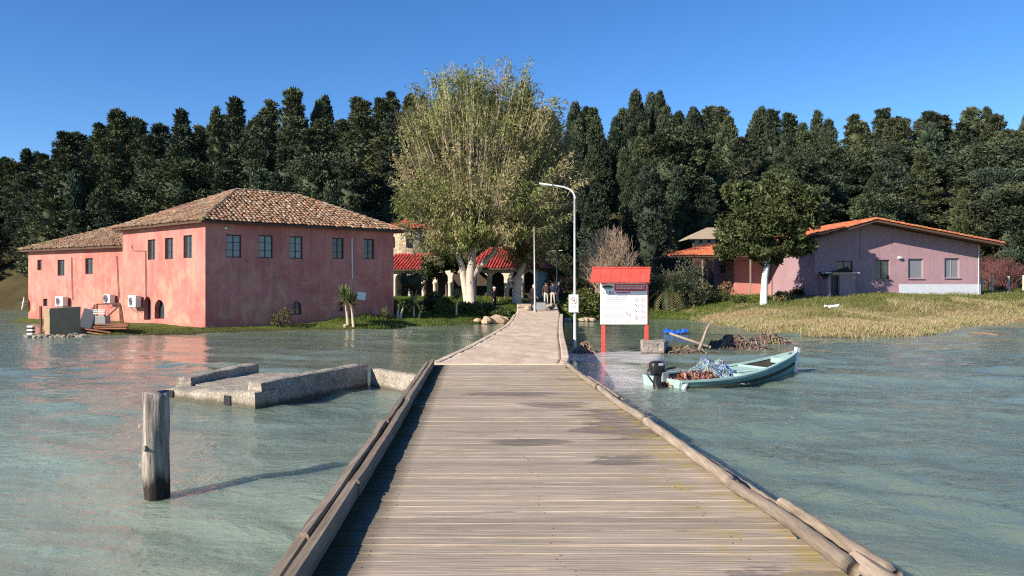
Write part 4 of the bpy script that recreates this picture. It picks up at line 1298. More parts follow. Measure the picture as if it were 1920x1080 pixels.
for row, (Y0, sp, drop, _) in enumerate(ROWS):
    half = Y0 * .69 + 3
    x = -half + fr.uniform(0, sp)
    while x < half:
        X = x + fr.uniform(-1.1, 1.1); Y = Y0 + fr.uniform(-2.3, 2.3)
        x += sp * fr.uniform(.85, 1.15)
        px = 960 + X / Y * 1450
        d = float(shore_dist(np.array([X]), np.array([Y]))[0])
        if d < 3: continue
        if row < 2 and (1225 < px < 1570 and Y < 84): continue
        if row == 0 and 640 < px < 900: continue
        g0 = gz(X, Y)
        ytop = np.interp(px, *SKY) + drop + fr.gauss(0, 13 if row < 5 else 11)
        ztop = EYE + (540 - ytop) / 1450 * Y
        h = ztop - g0
        if h < 5.5: h = fr.uniform(5, 7)
        h = min(h, 21)
        r_ = fr.random()
        kind = ('pine' if r_ < .66 else 'evergreen' if r_ < .8 else 'cypress') if px < 760 else ('cypress' if r_ < .5 else 'evergreen' if r_ < .82 else 'pine') if px < 1500 else ('evergreen' if r_ < .52 else 'pine' if r_ < .82 else 'cypress')
        if row >= 4 and kind == 'evergreen': kind = 'cypress' if 760 < px < 1560 else 'pine'
        me, tm = protos[kind][fr.randrange(4)]
        o = bpy.data.objects.new(NAME[kind][0], None); COL.objects.link(o)
        o.location = (X, Y, g0 - .1); o.rotation_euler = (0, 0, fr.uniform(0, 6.28))
        s_ = h / 14.0; w = min(1.5, max(.8, s_ ** .5)) * (fr.uniform(.85, 1.2) if kind == 'cypress' else fr.uniform(1.05, 1.45))
        o.scale = (w, w, s_)
        tag(o, None, 'tree', 'trees of the dark wood on the hill'); FOREST.setdefault((kind,) + zone(px, row), []).append((px, o))
        link(bpy.data.objects.new('crown', me), o); link(bpy.data.objects.new('trunk', tm), o)
        nf += 1

ORD = ['leftmost', 'second from left', 'third from left', 'fourth from left', 'fifth from left', 'sixth from left', 'seventh from left', 'eighth from left', 'ninth from left', 'tenth from left', 'eleventh from left', 'twelfth from left', 'thirteenth from left']
for (kind, lev, where), L in FOREST.items():
    L.sort(key=lambda q: q[0]); nm_ = NAME[kind][1].replace('dark ', '').replace('dense ', '')
    for i, (_, o) in enumerate(L):
        o['label'] = ('lone %s %s %s' % (lev, nm_, where)) if len(L) == 1 else '%s %s %s %s' % ('rightmost' if i == len(L) - 1 else ORD[min(i, 12)], lev, nm_, where)
# ---- the tall pale eucalyptus
def big_tree(name, label, base, lobes, fork, stems, seed, ntw, nleaf, trunk_mat, tints):
    """lobes: (px, py, rx, ry) of the crown's masses in plan depth base.y; stems: polylines with radii"""
    rng = np.random.default_rng(seed)
    root = thing(name, label, 'tree', base)
    Yd = base[1]; k = Yd / 1450
    Lb = [(np.array([(a - 960) * k, Yd + dy, EYE - (b - 540) * k]), np.array([rx * k, max(rx, ry) * k * .8, ry * k])) for a, b, rx, ry, dy in lobes]
    for pts, r in stems:
        mb = MB(); mb.tube(pts, r, 10, True, .07); mb.build('trunk' if r[0] > .3 else 'limb', trunk_mat if r[0] > .3 else M['limb'], root, True)
    vol = np.array([np.prod(s_) ** .8 for _, s_ in Lb]); vol /= vol.sum()
    tw = MB(); Cn, D, K = [], [], []
    F0 = np.array(fork, float)
    for i in range(ntw):
        if i % 9 == 0:       # a new spray: twigs and leaves bunch together and leave gaps between
            li = rng.choice(len(Lb), p=vol); c, s_ = Lb[li]
            d = unit(rng.normal(size=3)); ctr = c + d * s_ * rng.uniform(.45, 1.0) ** .6
            spray_tone = rng.uniform(.72, 1.3); tan_ = rng.random(); spray_r = rng.uniform(.3, .62)
        end = ctr + rng.normal(0, spray_r, 3) * np.array([1, 1, 1.35])
        aim = unit(end - F0)
        ln = rng.uniform(1.0, 2.2)
        st = end - aim * ln * .8 - np.array([0, 0, .35 * ln])
        mid = (st + end) / 2 + np.array([0, 0, .12 * ln]) + rng.normal(0, .08, 3)
        tw.tube([st, mid, end], [.022, .014, .006], 3, False)
        n = int(nleaf * rng.uniform(.6, 1.4))
        f = rng.uniform(.25, 1.08, (n, 1))
        p = np.where(f < .5, st + (mid - st) * f * 2, mid + (end - mid) * (f - .5) * 2) + rng.normal(0, .16, (n, 3))
        droop = rng.uniform(.35, 1.1, (n, 1))
        dd = aim * .55 + rng.normal(0, .42, (n, 3)); dd[:, 2:] -= .2 + droop * (.9 if end[2] < c[2] + .2 else .45) - .25 * (end[2] > c[2])
        z = (end[2] - base[2]) / (Lb[0][0][2] + Lb[0][1][2] - base[2])
        t0, t1, t2 = tints
        w = tan_
        col = np.array(t1 if w < np.interp(z, [.2, .6, .95], [.12, .42, .3]) else t0 if w < .9 else t2) * rng.uniform(.85, 1.15) * spray_tone
        Cn.append(p); D.append(dd); K.append(col * rng.uniform(.8, 1.2, (n, 1)))
    twb = tw.build('twigs', M['limb'], root); twb['kind'] = 'stuff'
    # limbs reaching from the fork into the masses
    for i in range(46):
        li = rng.choice(len(Lb), p=vol); c, s_ = Lb[li]
        end = c + unit(rng.normal(size=3)) * s_ * rng.uniform(.25, .72)
        m1 = F0 + (end - F0) * .35 + np.array([0, 0, .14 * np.linalg.norm(end - F0)]) + rng.normal(0, .25, 3)
        m2 = F0 + (end - F0) * .7 + np.array([0, 0, .12 * np.linalg.norm(end - F0)]) + rng.normal(0, .3, 3)
        mb = MB(); mb.tube([F0 + rng.normal(0, .25, 3), m1, m2, end], [.17, .11, .065, .02], 6, False, .06); mb.build('limb', M['limb'], root, True)
    Cn, D, K = np.concatenate(Cn), np.concatenate(D), np.concatenate(K); n = len(Cn)
    V, F = leaf_arrays(Cn, D, .32 * rng.uniform(.6, 1.35, n), .07 * rng.uniform(.7, 1.4, n), rng)
    obj('crown', leaf_mesh(name + '_crown', [(V, F, K)]), M['leaf_soft'], root)
    return root
EY = 58.0
def E(px, py, dy=0): q = at(px, py, EY + dy); return Vector((q.x, EY + dy, q.z))
g0 = gz(*E(880, 560).xy)
big_tree('eucalyptus_tree', 'tall eucalyptus with pale peeling trunk and olive tan crown in the garden', (E(880, 0).x, EY, g0),
    [(905, 285, 125, 130, 0), (905, 215, 115, 70, .5), (842, 170, 42, 36, 0), (955, 182, 62, 46, 0), (905, 154, 26, 26, 0), (965, 145, 20, 18, 0), (800, 330, 62, 92, -.5), (828, 408, 72, 72, -1.5), (905, 385, 104, 76, -1.8), (990, 290, 72, 110, .5),
     (752, 335, 24, 30, 0), (790, 225, 32, 50, .5), (935, 425, 54, 34, -1), (1020, 240, 38, 75, -.5), (1035, 345, 36, 85, -1), (1012, 405, 42, 48, -1.2), (770, 390, 30, 34, -1)],
    E(888, 440), [([E(883, 580), E(882, 520), E(886, 470), E(890, 400), E(900, 300), E(905, 210)], [.42, .35, .32, .24, .14, .05]),
                  ([E(878, 575), E(866, 500), E(856, 470), E(832, 440), E(800, 370), E(780, 270)], [.31, .25, .22, .17, .1, .04]),
                  ([E(886, 520), E(900, 500), E(925, 475), E(950, 420), E(985, 330)], [.3, .24, .2, .15, .05]),
                  ([E(840, 455), E(828, 442), E(815, 440)], [.16, .12, .1]),
                  ([E(886, 450), E(868, 380), E(850, 280), E(845, 170)], [.24, .2, .12, .03]),
                  ([E(890, 420), E(930, 330), E(955, 250), E(960, 160)], [.22, .16, .1, .03])], 3, 2900, 31, M['pale_bark'],
    ((.19, .21, .07), (.31, .27, .13), (.2, .25, .08)))
EY = 61.0
big_tree('eucalyptus_tree', 'smaller eucalyptus with twisted trunk and white flared base beside the church arches', (E(970, 0).x, EY, gz(*E(970, 560).xy)),
    [(1000, 400, 58, 75, 0), (1028, 350, 45, 80, .5), (1040, 290, 32, 50, 1), (985, 455, 45, 32, 0), (1030, 440, 28, 36, 0)],
    E(985, 470), [([E(970, 580), E(969, 545), E(973, 520)], [.42, .36, .3]), ([E(962, 530), E(974, 515), E(985, 490), E(988, 460), E(978, 430), E(990, 390), E(1010, 330)], [.26, .24, .22, .2, .17, .12, .04]),
                  ([E(960, 540), E(955, 525), E(962, 510)], [.2, .18, .1])], 4, 900, 26, M['pale_bark'], ((.13, .14, .05), (.24, .195, .09), (.15, .18, .06)))
# bare brown fan of branches at the left of the crown
EY = 58.5
for (px, py, n, w) in ((775, 275, 26, 1.3),):
    rt = thing('dead_branches', 'fan of bare reddish brown branches at the left of the tall crown', 'branches', E(795, 360))
    mb = MB(); rr = random.Random(2)
    for i in range(n):
        s_ = E(790 + rr.uniform(-14, 10), 345 + rr.uniform(-20, 30)); e_ = E(768 + rr.uniform(-30, 40), 205 + rr.uniform(-10, 80), rr.uniform(-1, 1))
        m_ = s_.lerp(e_, .5) + Vector((rr.uniform(-.3, .3), rr.uniform(-.3, .3), 0)); mb.tube([s_, m_, e_], [.05, .03, .01], 4, False)
    o = mb.build('twigs', M['twig'], rt); o['kind'] = 'stuff'

# ---- round dark tree with white-washed trunk in front of the porch house
def clump_tree(name, label, base, crown, trunk, seed, col, leafL=.22, leafW=.12, n_per=70, nl=20, tmat='white_bark', up=.3, mat='leaf'):
    rng = np.random.default_rng(seed); root = thing(name, label, 'tree', base)
    lob = []
    for c, r in crown:
        for k in range(nl):
            d = unit(rng.normal(size=3)); lob.append((np.array(c) + d * np.array(r) * rng.uniform(.6, 1), rng.uniform(.2, .34) * min(r)))
    cs = [c for c, _ in lob]; sz = [s_ for _, s_ in lob]; cl = [np.array(col) * rng.uniform(.55, 1.5) for _ in lob]
    parts = [tuft(cs, sz, n_per, leafL, leafW, cl, rng, None, up, .8)]
    for c, r in crown:
        V, F, K = core([(r[0] * .5 * math.cos(x), r[2] * .5 * math.sin(x)) for x in (-1.4, -.7, 0, .7, 1.4)], rng, np.array(col) * .9, 10); parts.append((V + np.array(c), F, K))
    obj('crown', leaf_mesh(name + '_crown', parts), M[mat], root)
    for pts, r in trunk:
        mb = MB(); mb.tube(pts, r, 9, True, .06); mb.build('trunk', M[tmat], root, True)
    return root
EY = 54.0
b0 = E(1431, 0); 
clump_tree('evergreen_oak', 'round dark evergreen tree with whitewashed trunk in front of the salmon porch', (b0.x, EY, gz(b0.x, EY)),
    [(tuple(E(1440, 405)), (2.8, 2.7, 1.9)), (tuple(E(1395, 430)), (1.8, 1.8, 1.7)), (tuple(E(1490, 420)), (1.85, 1.9, 1.8)), (tuple(E(1455, 372)), (2.2, 2.0, 1.2)), (tuple(E(1380, 365)), (.9, .9, .8)), (tuple(E(1433, 470)), (2.7, 2.0, .9)), (tuple(E(1512, 385)), (.9, .9, .8)), (tuple(E(1362, 470)), (.7, .8, .5)), (tuple(E(1500, 462)), (1.0, 1.0, .6))],
    [([Vector((b0.x, EY, gz(b0.x, EY) - .3)), E(1434, 520), E(1439, 488), E(1445, 440)], [.27, .21, .18, .1])], 21, (.052, .066, .032), .26, .14, 95, 36)

# ---- shrubs and small plants
def bush(name, label, px, py, Y, r, col, seed, n=26, leafL=.22, leafW=.08, group=None, mat='leaf_soft', stems=True, up=.4, per=60):
    b = at(px, py, Y); z0 = gz(b.x, Y)
    rng = np.random.default_rng(seed); rt = thing(name, label, 'bush', (b.x, Y, z0), group)
    cs, sz, cl = [], [], []
    for k in range(n):
        d = unit(rng.normal(size=3)); d[2] = abs(d[2])
        cs.append(np.array([b.x, Y, z0 + .15 * r[1]]) + d * np.array([r[0], r[0] * .8, r[1]]) * rng.uniform(.45, .95)); sz.append(.3 * r[0] * rng.uniform(.7, 1.2)); cl.append(np.array(col) * rng.uniform(.6, 1.4))
    obj('foliage', leaf_mesh(name, [tuft(cs, sz, per, leafL, leafW, cl, rng, None, up, .9)]), M[mat], rt)
    if stems:
        mb = MB()
        for k in range(7):
            c = cs[rng.integers(len(cs))]; mb.tube([(b.x + rng.normal(0, .1), Y + rng.normal(0, .1), z0 - .1), ((b.x + c[0]) / 2, (Y + c[1]) / 2, (z0 + c[2]) / 2 + .1), tuple(c)], [.035, .025, .012], 5, False)
        s_ = mb.build('stems', M['bark'], rt); s_['kind'] = 'stuff'
    return rt
OLE = (.075, .115, .035)
bush('oleander_bush', 'leafy green oleander below the tall tree, nearest the causeway', 938, 585, 52, (.85, .85), OLE, 31)
bush('oleander_bush', 'leafy green oleander below the tall tree, middle one of the row', 905, 585, 52.2, (.9, .95), OLE, 32)
bush('oleander_bush', 'leafy green oleander right of the single yucca', 876, 588, 51.8, (.75, .8), OLE, 33)
bush('oleander_bush', 'light green leafy bush left of the single yucca', 838, 580, 51.5, (.65, .95), (.1, .15, .035), 34)
bush('low_shrub', 'dark low shrub in the shade beside the church lawn', 800, 588, 53, (.8, .5), (.05, .075, .03), 35)
bush('grey_shrub', 'sparse grey green bush at the foot of the shaded pink wall', 527, 600, 42.2, (.55, 1.0), (.13, .12, .06), 36, 16, .16, .05, per=34)
bush('silver_bush', 'silvery green bushy shrub behind the notice board to its right', 1278, 520, 60, (2.2, 3.3), (.105, .12, .075), 37, 60, .24, .09, per=70)
bush('silver_bush', 'tall grey green shrub between dry bush and silvery bush', 1222, 500, 66, (1.7, 2.5), (.095, .105, .06), 38, 36, .24, .09)
bush('olive_bush', 'olive green tree-like shrub behind the lamp posts', 1040, 500, 70, (2.2, 3.6), (.075, .085, .045), 39, 50, .26, .08)
bush('olive_bush', 'dull green bush behind the standing people', 1000, 520, 68, (1.5, 2.3), (.07, .085, .045), 40, 30, .24, .08)
bush('broadleaf_bush', 'yellow green broad leaved bush right of the lamp post', 1100, 560, 55.5, (1.3, 1.7), (.12, .14, .04), 41, 30, .3, .14)
bush('broadleaf_bush', 'dark broad leaved bush just left of the notice board', 1122, 575, 56.5, (.9, 1.3), (.06, .085, .035), 42, 24, .28, .14)
bush('dark_bush', 'dark green bush under the dry twiggy bush', 1130, 520, 72, (3.4, 2.6), (.035, .055, .025), 43, 46, .26, .12)
bush('dark_bush', 'dark shaded bush behind the palm', 1180, 520, 74, (3.0, 2.3), (.035, .05, .025), 44, 40, .26, .12)
bush('round_bush', 'round grey green bush at the right edge behind the fence', 1905, 470, 72, (1.7, 4.4), (.06, .085, .05), 45, 44, .26, .12)
bush('flower_bush', 'straw coloured bush by the porch posts', 1330, 555, 62, (1.0, .9), (.2, .18, .06), 46, 20, .22, .08)
bush('flower_bush', 'small tan bush beside the whitewashed trunk', 1462, 545, 56.5, (.55, .7), (.2, .17, .08), 47, 14, .2, .07)
bush('flower_bush', 'dry bush in front of the lit salmon wall', 1362, 535, 64, (.7, 1.3), (.3, .2, .1), 48, 16, .16, .05, per=30)
for i, (px, Y, r, h) in enumerate(((1395, 57, .9, .6), (1422, 58, .7, .5), (1345, 60.5, 1.2, .7), (1292, 60, 1.3, .9), (1495, 60, .8, .5))):
    bush('garden_shrub', ['low green shrub left of the whitewashed trunk', 'small bright shrub behind the whitewashed trunk', 'spreading low shrub in front of the porch posts', 'low dark shrub at the foot of the silvery bush', 'brown low shrub below the wooden door'][i], px, 550, Y, (r, h), [(.1, .13, .035), (.16, .19, .04), (.09, .11, .04), (.06, .08, .035), (.1, .06, .03)][i], 60 + i, 18, .18, .07)
# small round-headed olive on a thin stem in front of the church
EY = 55.0
for (px, r, lab, sd) in ((775, 1.0, 'small olive tree with grey crown and thin stems beside the pink building', 51), (813, .62, 'little mop headed tree on a single thin stem', 52)):
    b = E(px, 0); z0 = gz(b.x, EY); zc = E(px, 530 if r > .9 else 565).z
    clump_tree('olive_tree', lab, (b.x, EY, z0), [((b.x, EY, zc), (r * 1.1, r, r * 1.0))], [([(b.x, EY, z0 - .2), (b.x - .12 * r, EY, (z0 + zc) / 2), (b.x - .4 * r, EY, zc)], [.08, .06, .03]), ([(b.x + .05, EY, z0 - .2), (b.x + .15 * r, EY, (z0 + zc) / 2), (b.x + .4 * r, EY, zc)], [.07, .05, .03])], sd, (.1, .115, .06), .2, .06, 60, 26, 'limb', .3, 'leaf_soft')

EY = 63.5  # dark tree added before the arcade, standing in for roof shade
b = E(838, 0); z0 = gz(b.x, EY)
clump_tree('added_dark_tree', 'dark evergreen tree added to darken the left arches of the church', (b.x, EY, z0), [(tuple(E(828, 497)), (1.7, 1.3, 1.0)), (tuple(E(852, 490)), (1.2, 1.2, .9)), (tuple(E(805, 505)), (.9, .9, .8))], [([(b.x, EY, z0 - .2), tuple(E(836, 520))], [.12, .08])], 77, (.032, .042, .022), .24, .12, 80, 24, 'bark')
def yucca(px, py, Y, label, heads, seed):
    b = at(px, py, Y); z0 = gz(b.x, Y); rng = np.random.default_rng(seed)
    rt = thing('yucca', label, 'yucca', (b.x, Y, z0), 'yuccas and agaves on the bank')
    for (dx, hgt, lean, Ls, n) in heads:
        top = Vector((b.x + dx + lean, Y, z0 + hgt))
        if hgt > .3:
            mb = MB(); mb.tube([(b.x + dx, Y, z0 - .15), (b.x + dx + lean * .4, Y, z0 + hgt * .5), top], [.085, .07, .06], 8, True, .1); mb.build('stem', M['limb'], rt, True)
        V, F, K = [], [], []
        for i in range(n):
            a = rng.uniform(0, 6.283); el = rng.uniform(-.35, 1.45); L = Ls * rng.uniform(.8, 1.1)
            d = np.array([math.cos(a) * math.cos(el), math.sin(a) * math.cos(el), math.sin(el)]); s_ = np.array([-math.sin(a), math.cos(a), 0]) * .04
            p0 = np.array(top); p1 = p0 + d * L * .55; p2 = p0 + d * L - np.array([0, 0, .12 * L * math.cos(el)])
            o = len(V); V += [p0 - s_ * .7, p0 + s_ * .7, p1 + s_, p1 - s_, p2 + s_ * .12, p2 - s_ * .12]; F += [(o, o + 1, o + 2, o + 3), (o + 3, o + 2, o + 4, o + 5)]
            c = np.array([.17, .21, .08] if el > .0 else [.22, .19, .1]) * rng.uniform(.7, 1.3); K += [c, c]
        obj('leaf_rosette', mesh_np('yucca_leaves', np.array(V), np.array(F), None, np.array(K)), M['leaf_soft'], rt)
    return rt
yucca(657, 600, 43.6, 'twin stemmed yucca against the shaded pink wall', [(-.12, 1.55, -.2, .85, 120), (.18, 1.3, -.15, .8, 120)], 1)
yucca(721, 600, 46.2, 'small stemless agave at the corner of the pink building', [(0, .15, 0, .65, 40)], 2)
yucca(776, 600, 48.0, 'spiky agave left of the mop headed tree', [(0, .75, 0, .85, 60), (.3, .4, .1, .6, 30)], 3)
yucca(856, 600, 50.8, 'slender yucca left of the oleanders', [(0, 1.15, 0, .75, 70)], 4)
yucca(745, 600, 47.2, 'thin young yucca beside the olive tree', [(0, .9, .12, .4, 40), (.15, .7, .25, .35, 30)], 5)

def palm(px, Y, label, H, n, L, seed):
    b = at(px, 0, Y); z0 = gz(b.x, Y); rng = np.random.default_rng(seed)
    rt = thing('palm', label, 'palm', (b.x, Y, z0))
    mb = MB(); mb.tube([(b.x, Y, z0 - .2), (b.x, Y, z0 + H)], [.32, .26], 10, True, .12); mb.build('trunk', M['bark'], rt)
    V, F, K = [], [], []
    for i in range(n):
        a = rng.uniform(0, 6.283); el = rng.uniform(-.1, 1.3); ln = L * rng.uniform(.8, 1.1)
        h = np.array([math.cos(a), math.sin(a), 0]); s_ = np.array([-math.sin(a), math.cos(a), 0])
        prev = np.array([b.x, Y, z0 + H]); e = el
        col = np.array([.05, .075, .035] if el > .2 else [.14, .14, .06]) * rng.uniform(.8, 1.3)
        for k in range(16):
            d = h * math.cos(e) + np.array([0, 0, math.sin(e)]); nxt = prev + d * ln / 16; e -= .11 * (1.2 - .4 * math.sin(el))
            w = .3 * math.sin(math.pi * (.12 + .88 * (k + 1) / 17)) ** .7
            for sg in (-1, 1):
                o = len(V); tip = prev + s_ * sg * w + d * .22 - np.array([0, 0, .15 * w])
                V += [prev, prev + d * .085, tip + d * .05, tip]; F.append((o, o + 1, o + 2, o + 3)); K.append(col * rng.uniform(.8, 1.2))
            o = len(V); V += [prev - s_ * .02, prev + s_ * .02, nxt + s_ * .015, nxt - s_ * .015]; F.append((o, o + 1, o + 2, o + 3)); K.append(col)
            prev = nxt
    f = obj('fronds', mesh_np('palm_fronds', np.array(V), np.array(F), None, np.array(K)), M['leaf_soft'], rt)
    return rt
palm(1254, 59.5, 'low spreading palm right of the notice board', 1.5, 44, 3.3, 3)

def twig_bush(name, label, px, py, Y, r, n, mat, seed, twist=.5, r0=.05):
    b = at(px, py, Y); z0 = gz(b.x, Y); rr = random.Random(seed); rt = thing(name, label, 'bush', (b.x, Y, z0))
    mb = MB()
    base = Vector((b.x, Y, z0))
    for i in range(n):
        a = rr.uniform(0, 6.283); el = rr.uniform(.15, 1.5)
        s_ = base + Vector((rr.gauss(0, .3 * r[0] * .5), rr.gauss(0, .4), rr.uniform(0, .35) * r[1]))
        e_ = base + Vector((math.cos(a) * math.cos(el) * r[0], math.sin(a) * math.cos(el) * r[0], .35 * r[1] + math.sin(el) * r[1] * .68)) * 1.0
        e_ = base + (e_ - base) * rr.uniform(.75, 1.08)
        m_ = s_.lerp(e_, .5) + Vector((rr.uniform(-twist, twist), rr.uniform(-twist, twist), rr.uniform(0, twist)))
        mb.tube([s_, m_, e_], [r0 * .6, r0 * .4, r0 * .15], 3, False)
        for k in range(3):
            p = m_.lerp(e_, rr.uniform(.1, .8)); mb.tube([p, p + Vector((rr.gauss(0, .3), rr.gauss(0, .3), rr.uniform(.1, .6)))], [r0 * .3, r0 * .1], 3, False)
    o = mb.build('twigs', mat, rt); o['kind'] = 'stuff'
    mb = MB(); mb.tube([base - Vector((0, 0, .2)), base + Vector((.1, 0, r[1] * .3))], [.16, .1], 7, True, .1); mb.build('stem', M['bark'], rt)
twig_bush('dry_twiggy_bush', 'big leafless brown bush above the notice board', 1143, 500, 58.8, (2.6, 6.0), 760, M['pale_twig'], 3, .5, .05)
twig_bush('bare_red_shrub', 'bare reddish shrub right of the mauve house behind the fence', 1885, 520, 66, (2.0, 2.8), 190, M['red_twig'], 4, .4, .05)
twig_bush('bare_red_shrub', 'leafless dark shrub tight by the mauve house corner', 1858, 525, 71, (1.6, 3.0), 150, M['red_twig'], 5, .4, .05)

# ---- grass
def grass(name, label, n, region, hgt, wid, cols, seed, lean=.35, keep=None):
    rng = np.random.default_rng(seed)
    X = rng.uniform(region[0], region[1], n); Y = rng.uniform(region[2], region[3], n)
    d = shore_dist(X, Y); k = (d > -.12)
    if keep is not None: k &= keep(X, Y, d)
    X, Y = X[k], Y[k]; Z = ground_z(X, Y); m = len(X)
    patch = .62 + .58 * np.clip(wob(X, Y, .55, seed) + .4 * wob(X, Y, 1.9, seed + 1), -1, 1)
    H = hgt * rng.uniform(.5, 1.3, m) * patch; a = rng.uniform(0, 6.283, m); wv = np.stack([np.cos(a), np.sin(a), 0 * a], 1) * (wid * .5)
    base = np.stack([X, Y, Z - .02], 1)
    tip = base + np.stack([rng.normal(.1, lean, m) * H, rng.normal(0, lean, m) * H, H], 1)
    V = np.stack([base - wv, base + wv, tip], 1).reshape(-1, 3)
    ci = np.clip((rng.normal(0, .25, m) + .5 + .45 * wob(X, Y, .45, seed + 3)) * len(cols), 0, len(cols) - 1).astype(int)
    K = np.array(cols)[ci] * rng.uniform(.65, 1.3, (m, 1))
    me = mesh_np(name, V, None, np.arange(m * 3).reshape(m, 3), K)
    o = obj(name, me, M['grass_blade']); tag(o, label, 'grass', None, 'stuff'); return o
GREEN = [(.06, .10, .018), (.09, .14, .025), (.13, .17, .03), (.17, .19, .04)]
DRY = [(.38, .29, .16), (.47, .37, .23), (.42, .34, .19), (.3, .3, .1), (.52, .43, .28), (.24, .26, .08)]
grass('bank_grass', 'short green grass on the garden bank left of the causeway', 60000, (-10.5, .3, 42.5, 66), .26, .035, GREEN, 1, .4)
grass('strip_grass', 'mossy grass strip at the foot of the pink walls', 16000, (-25, -9, 36, 46), .13, .03, [(.07, .085, .02), (.12, .12, .035), (.1, .075, .035)], 2, .5, lambda X, Y, d: (d < 1.5))
grass('garden_grass', 'green grass of the garden right of the causeway', 40000, (3.3, 20, 53, 68), .3, .04, GREEN[:3], 3, .4)
grass('meadow_grass', 'straw coloured reeds and dry grass on the right meadow', 150000, (12.5, 48, 34.5, 56), .32, .03, DRY, 4, .6, lambda X, Y, d: (d < 5.5 + 1.5 * np.sin(X)))
grass('upper_meadow_grass', 'greener tall grass in front of the mauve house', 60000, (13.5, 50, 42, 66), .3, .04, [(.1, .13, .03), (.17, .17, .05), (.25, .21, .1), (.12, .15, .04)], 5, .45, lambda X, Y, d: (d > 2.5))
grass('hillside_grass', 'brown dry grass on the bank at the far left', 22000, (-72, -50, 84, 104), .7, .1, [(.12, .095, .045), (.09, .08, .03), (.06, .075, .025), (.16, .12, .06)], 6, .5)
for i, (X, Y, s_) in enumerate(((-63, 93, 6.5), (-59.5, 95, 7.5), (-56, 92.5, 5), (-66.5, 97, 8), (-53, 95, 7), (-61, 90.5, 3.5))):
    me, tm = protos['evergreen' if i % 2 else 'pine'][i % 4]
    o = bpy.data.objects.new('shore_tree', None); COL.objects.link(o); o.location = (X, Y, gz(X, Y) - .1); o.rotation_euler = (0, 0, i); o.scale = (s_ / 9, s_ / 9, s_ / 14)
    tag(o, ['dark tree on the far left bank, second from the left edge', 'tallest dark tree on the far left bank beside the wing', 'low dark tree on the far left bank above the dish', 'dark tree cut by the left edge on the far bank', 'dark tree right behind the dish corner of the wing', 'smallest dark bush tree at the far left waterline'][i], 'tree', 'trees on the far left bank')
    link(bpy.data.objects.new('crown', me), o); link(bpy.data.objects.new('trunk', tm), o)

# ------------------------------------------------------------------ lamp posts
def lamp(px, Y, label, toppy, arms, r=.055, base=None, group='lamp posts'):
    b = at(px, 0, Y); z0 = gz(b.x, Y) if base is None else base
    rt = thing('lamp_post', label, 'lamp post', (b.x, Y, z0), group)
    zt = EYE + (540 - toppy) / 1450 * Y
    mb = MB(); mb.tube([(b.x, Y, z0 - .3), (b.x, Y, z0 + .9), (b.x - .01, Y, zt)], [r * 1.15, r, r * .75], 12); mb.build('pole', M['galv'], rt, True)
    mb = MB(); mb.box((b.x, Y, z0 + .03), (.3, .3, .06)); mb.build('foot_plate', M['galv'], rt)
    for pts in arms:
        P = [Vector((b.x + dx, Y + .0, zt + dz)) for dx, dz in pts]
        mb = MB(); mb.tube(P, [r * .75] + [r * .6] * (len(P) - 1), 10); mb.build('arm', M['galv'], rt, True)
        d = (P[-1] - P[-2]).normalized()
        mb = MB(); mb.beam(P[-1] - d * .05, P[-1] + d * .42, .13, .06); bevel(mb.build('lamp_head', M['white_metal'], rt), .02)
    return rt
arc_ = [(0, 0), (-.02, .12), (-.09, .24), (-.22, .34), (-.4, .4), (-.62, .44), (-.85, .47)]
lamp(1078, 27.3, 'tall galvanised lamp post with curved arm and white sign beside the notice board', 372, [arc_], .05, 0.05)
s2 = lamp(1028, 72, 'two armed lamp post between the people and the dry bush', 474, [[(0, 0), (-.12, .12), (-.35, .16), (-.75, .17)], [(0, 0), (.12, .12), (.35, .16), (.9, .2)]], .06)
lamp(1044, 64, 'thin lamp post with curved arm behind the standing people', 452, [[(0, 0), (-.04, .2), (-.2, .38), (-.5, .48), (-.9, .5)]], .045)
b = at(1003, 0, 48.2)
fp_ = thing('slim_pole', 'straight slim grey pole at the end of the causeway', 'pole', (b.x, 48.2, .8))
mb = MB(); mb.tube([(b.x, 48.2, .5), (b.x - .02, 48.2, 3), (b.x - .05, 48.2, EYE + (540 - 425) / 1450 * 48.2)], [.05, .045, .035], 8); mb.build('pole', M['galv'], fp_, True)
mb = MB(); mb.lathe((b.x, 48.2, .72), [(0, .0), (.16, .0), (.14, .14), (.06, .16), (0, .16)], 12); mb.build('foot', M['concrete'], fp_)
# notice on the near lamp post
q = at(1075.5, 569, 27.2)
sg = thing('warning_sign', 'white prohibition sign strapped to the tall curved lamp post', 'sign', (q.x, 27.2, q.z))
sw, shh = 18 / 1450 * 27.2, 33 / 1450 * 27.2
mb = MB(); mb.box((q.x, 27.2, q.z), (sw, .02, shh)); bevel(mb.build('plate', M['white_paint'], sg), .006)
def ring(mb, c, r, th, n=24):
    mb.tube([c + Vector((r * math.cos(a), 0, r * math.sin(a))) for a in np.linspace(0, 2 * math.pi, n + 1)], th, 4, False)
fy = 27.2 - .014
M['ink_faint'] = m_plain('sun_bleached_ink', (.3, .2, .2), .7, .2, .15, 9)
mb = MB(); c = Vector((q.x, fy, q.z + shh * .16)); ring(mb, c, sw * .33, .012); mb.build('prohibition_ring', M['ink_faint'], sg)
mb = MB(); mb.beam(c + Vector((-.075, 0, .075)), c + Vector((.075, 0, -.075)), .006, .022); mb.build('slash', M['ink_faint'], sg)
mb = MB(); mb.beam(c + Vector((-.06, .002, -.01)), c + Vector((.05, .002, .02)), .005, .03); mb.beam(c + Vector((.0, .003, .02)), c + Vector((.045, .003, .05)), .005, .025); mb.build('pictogram', M['ink'], sg)
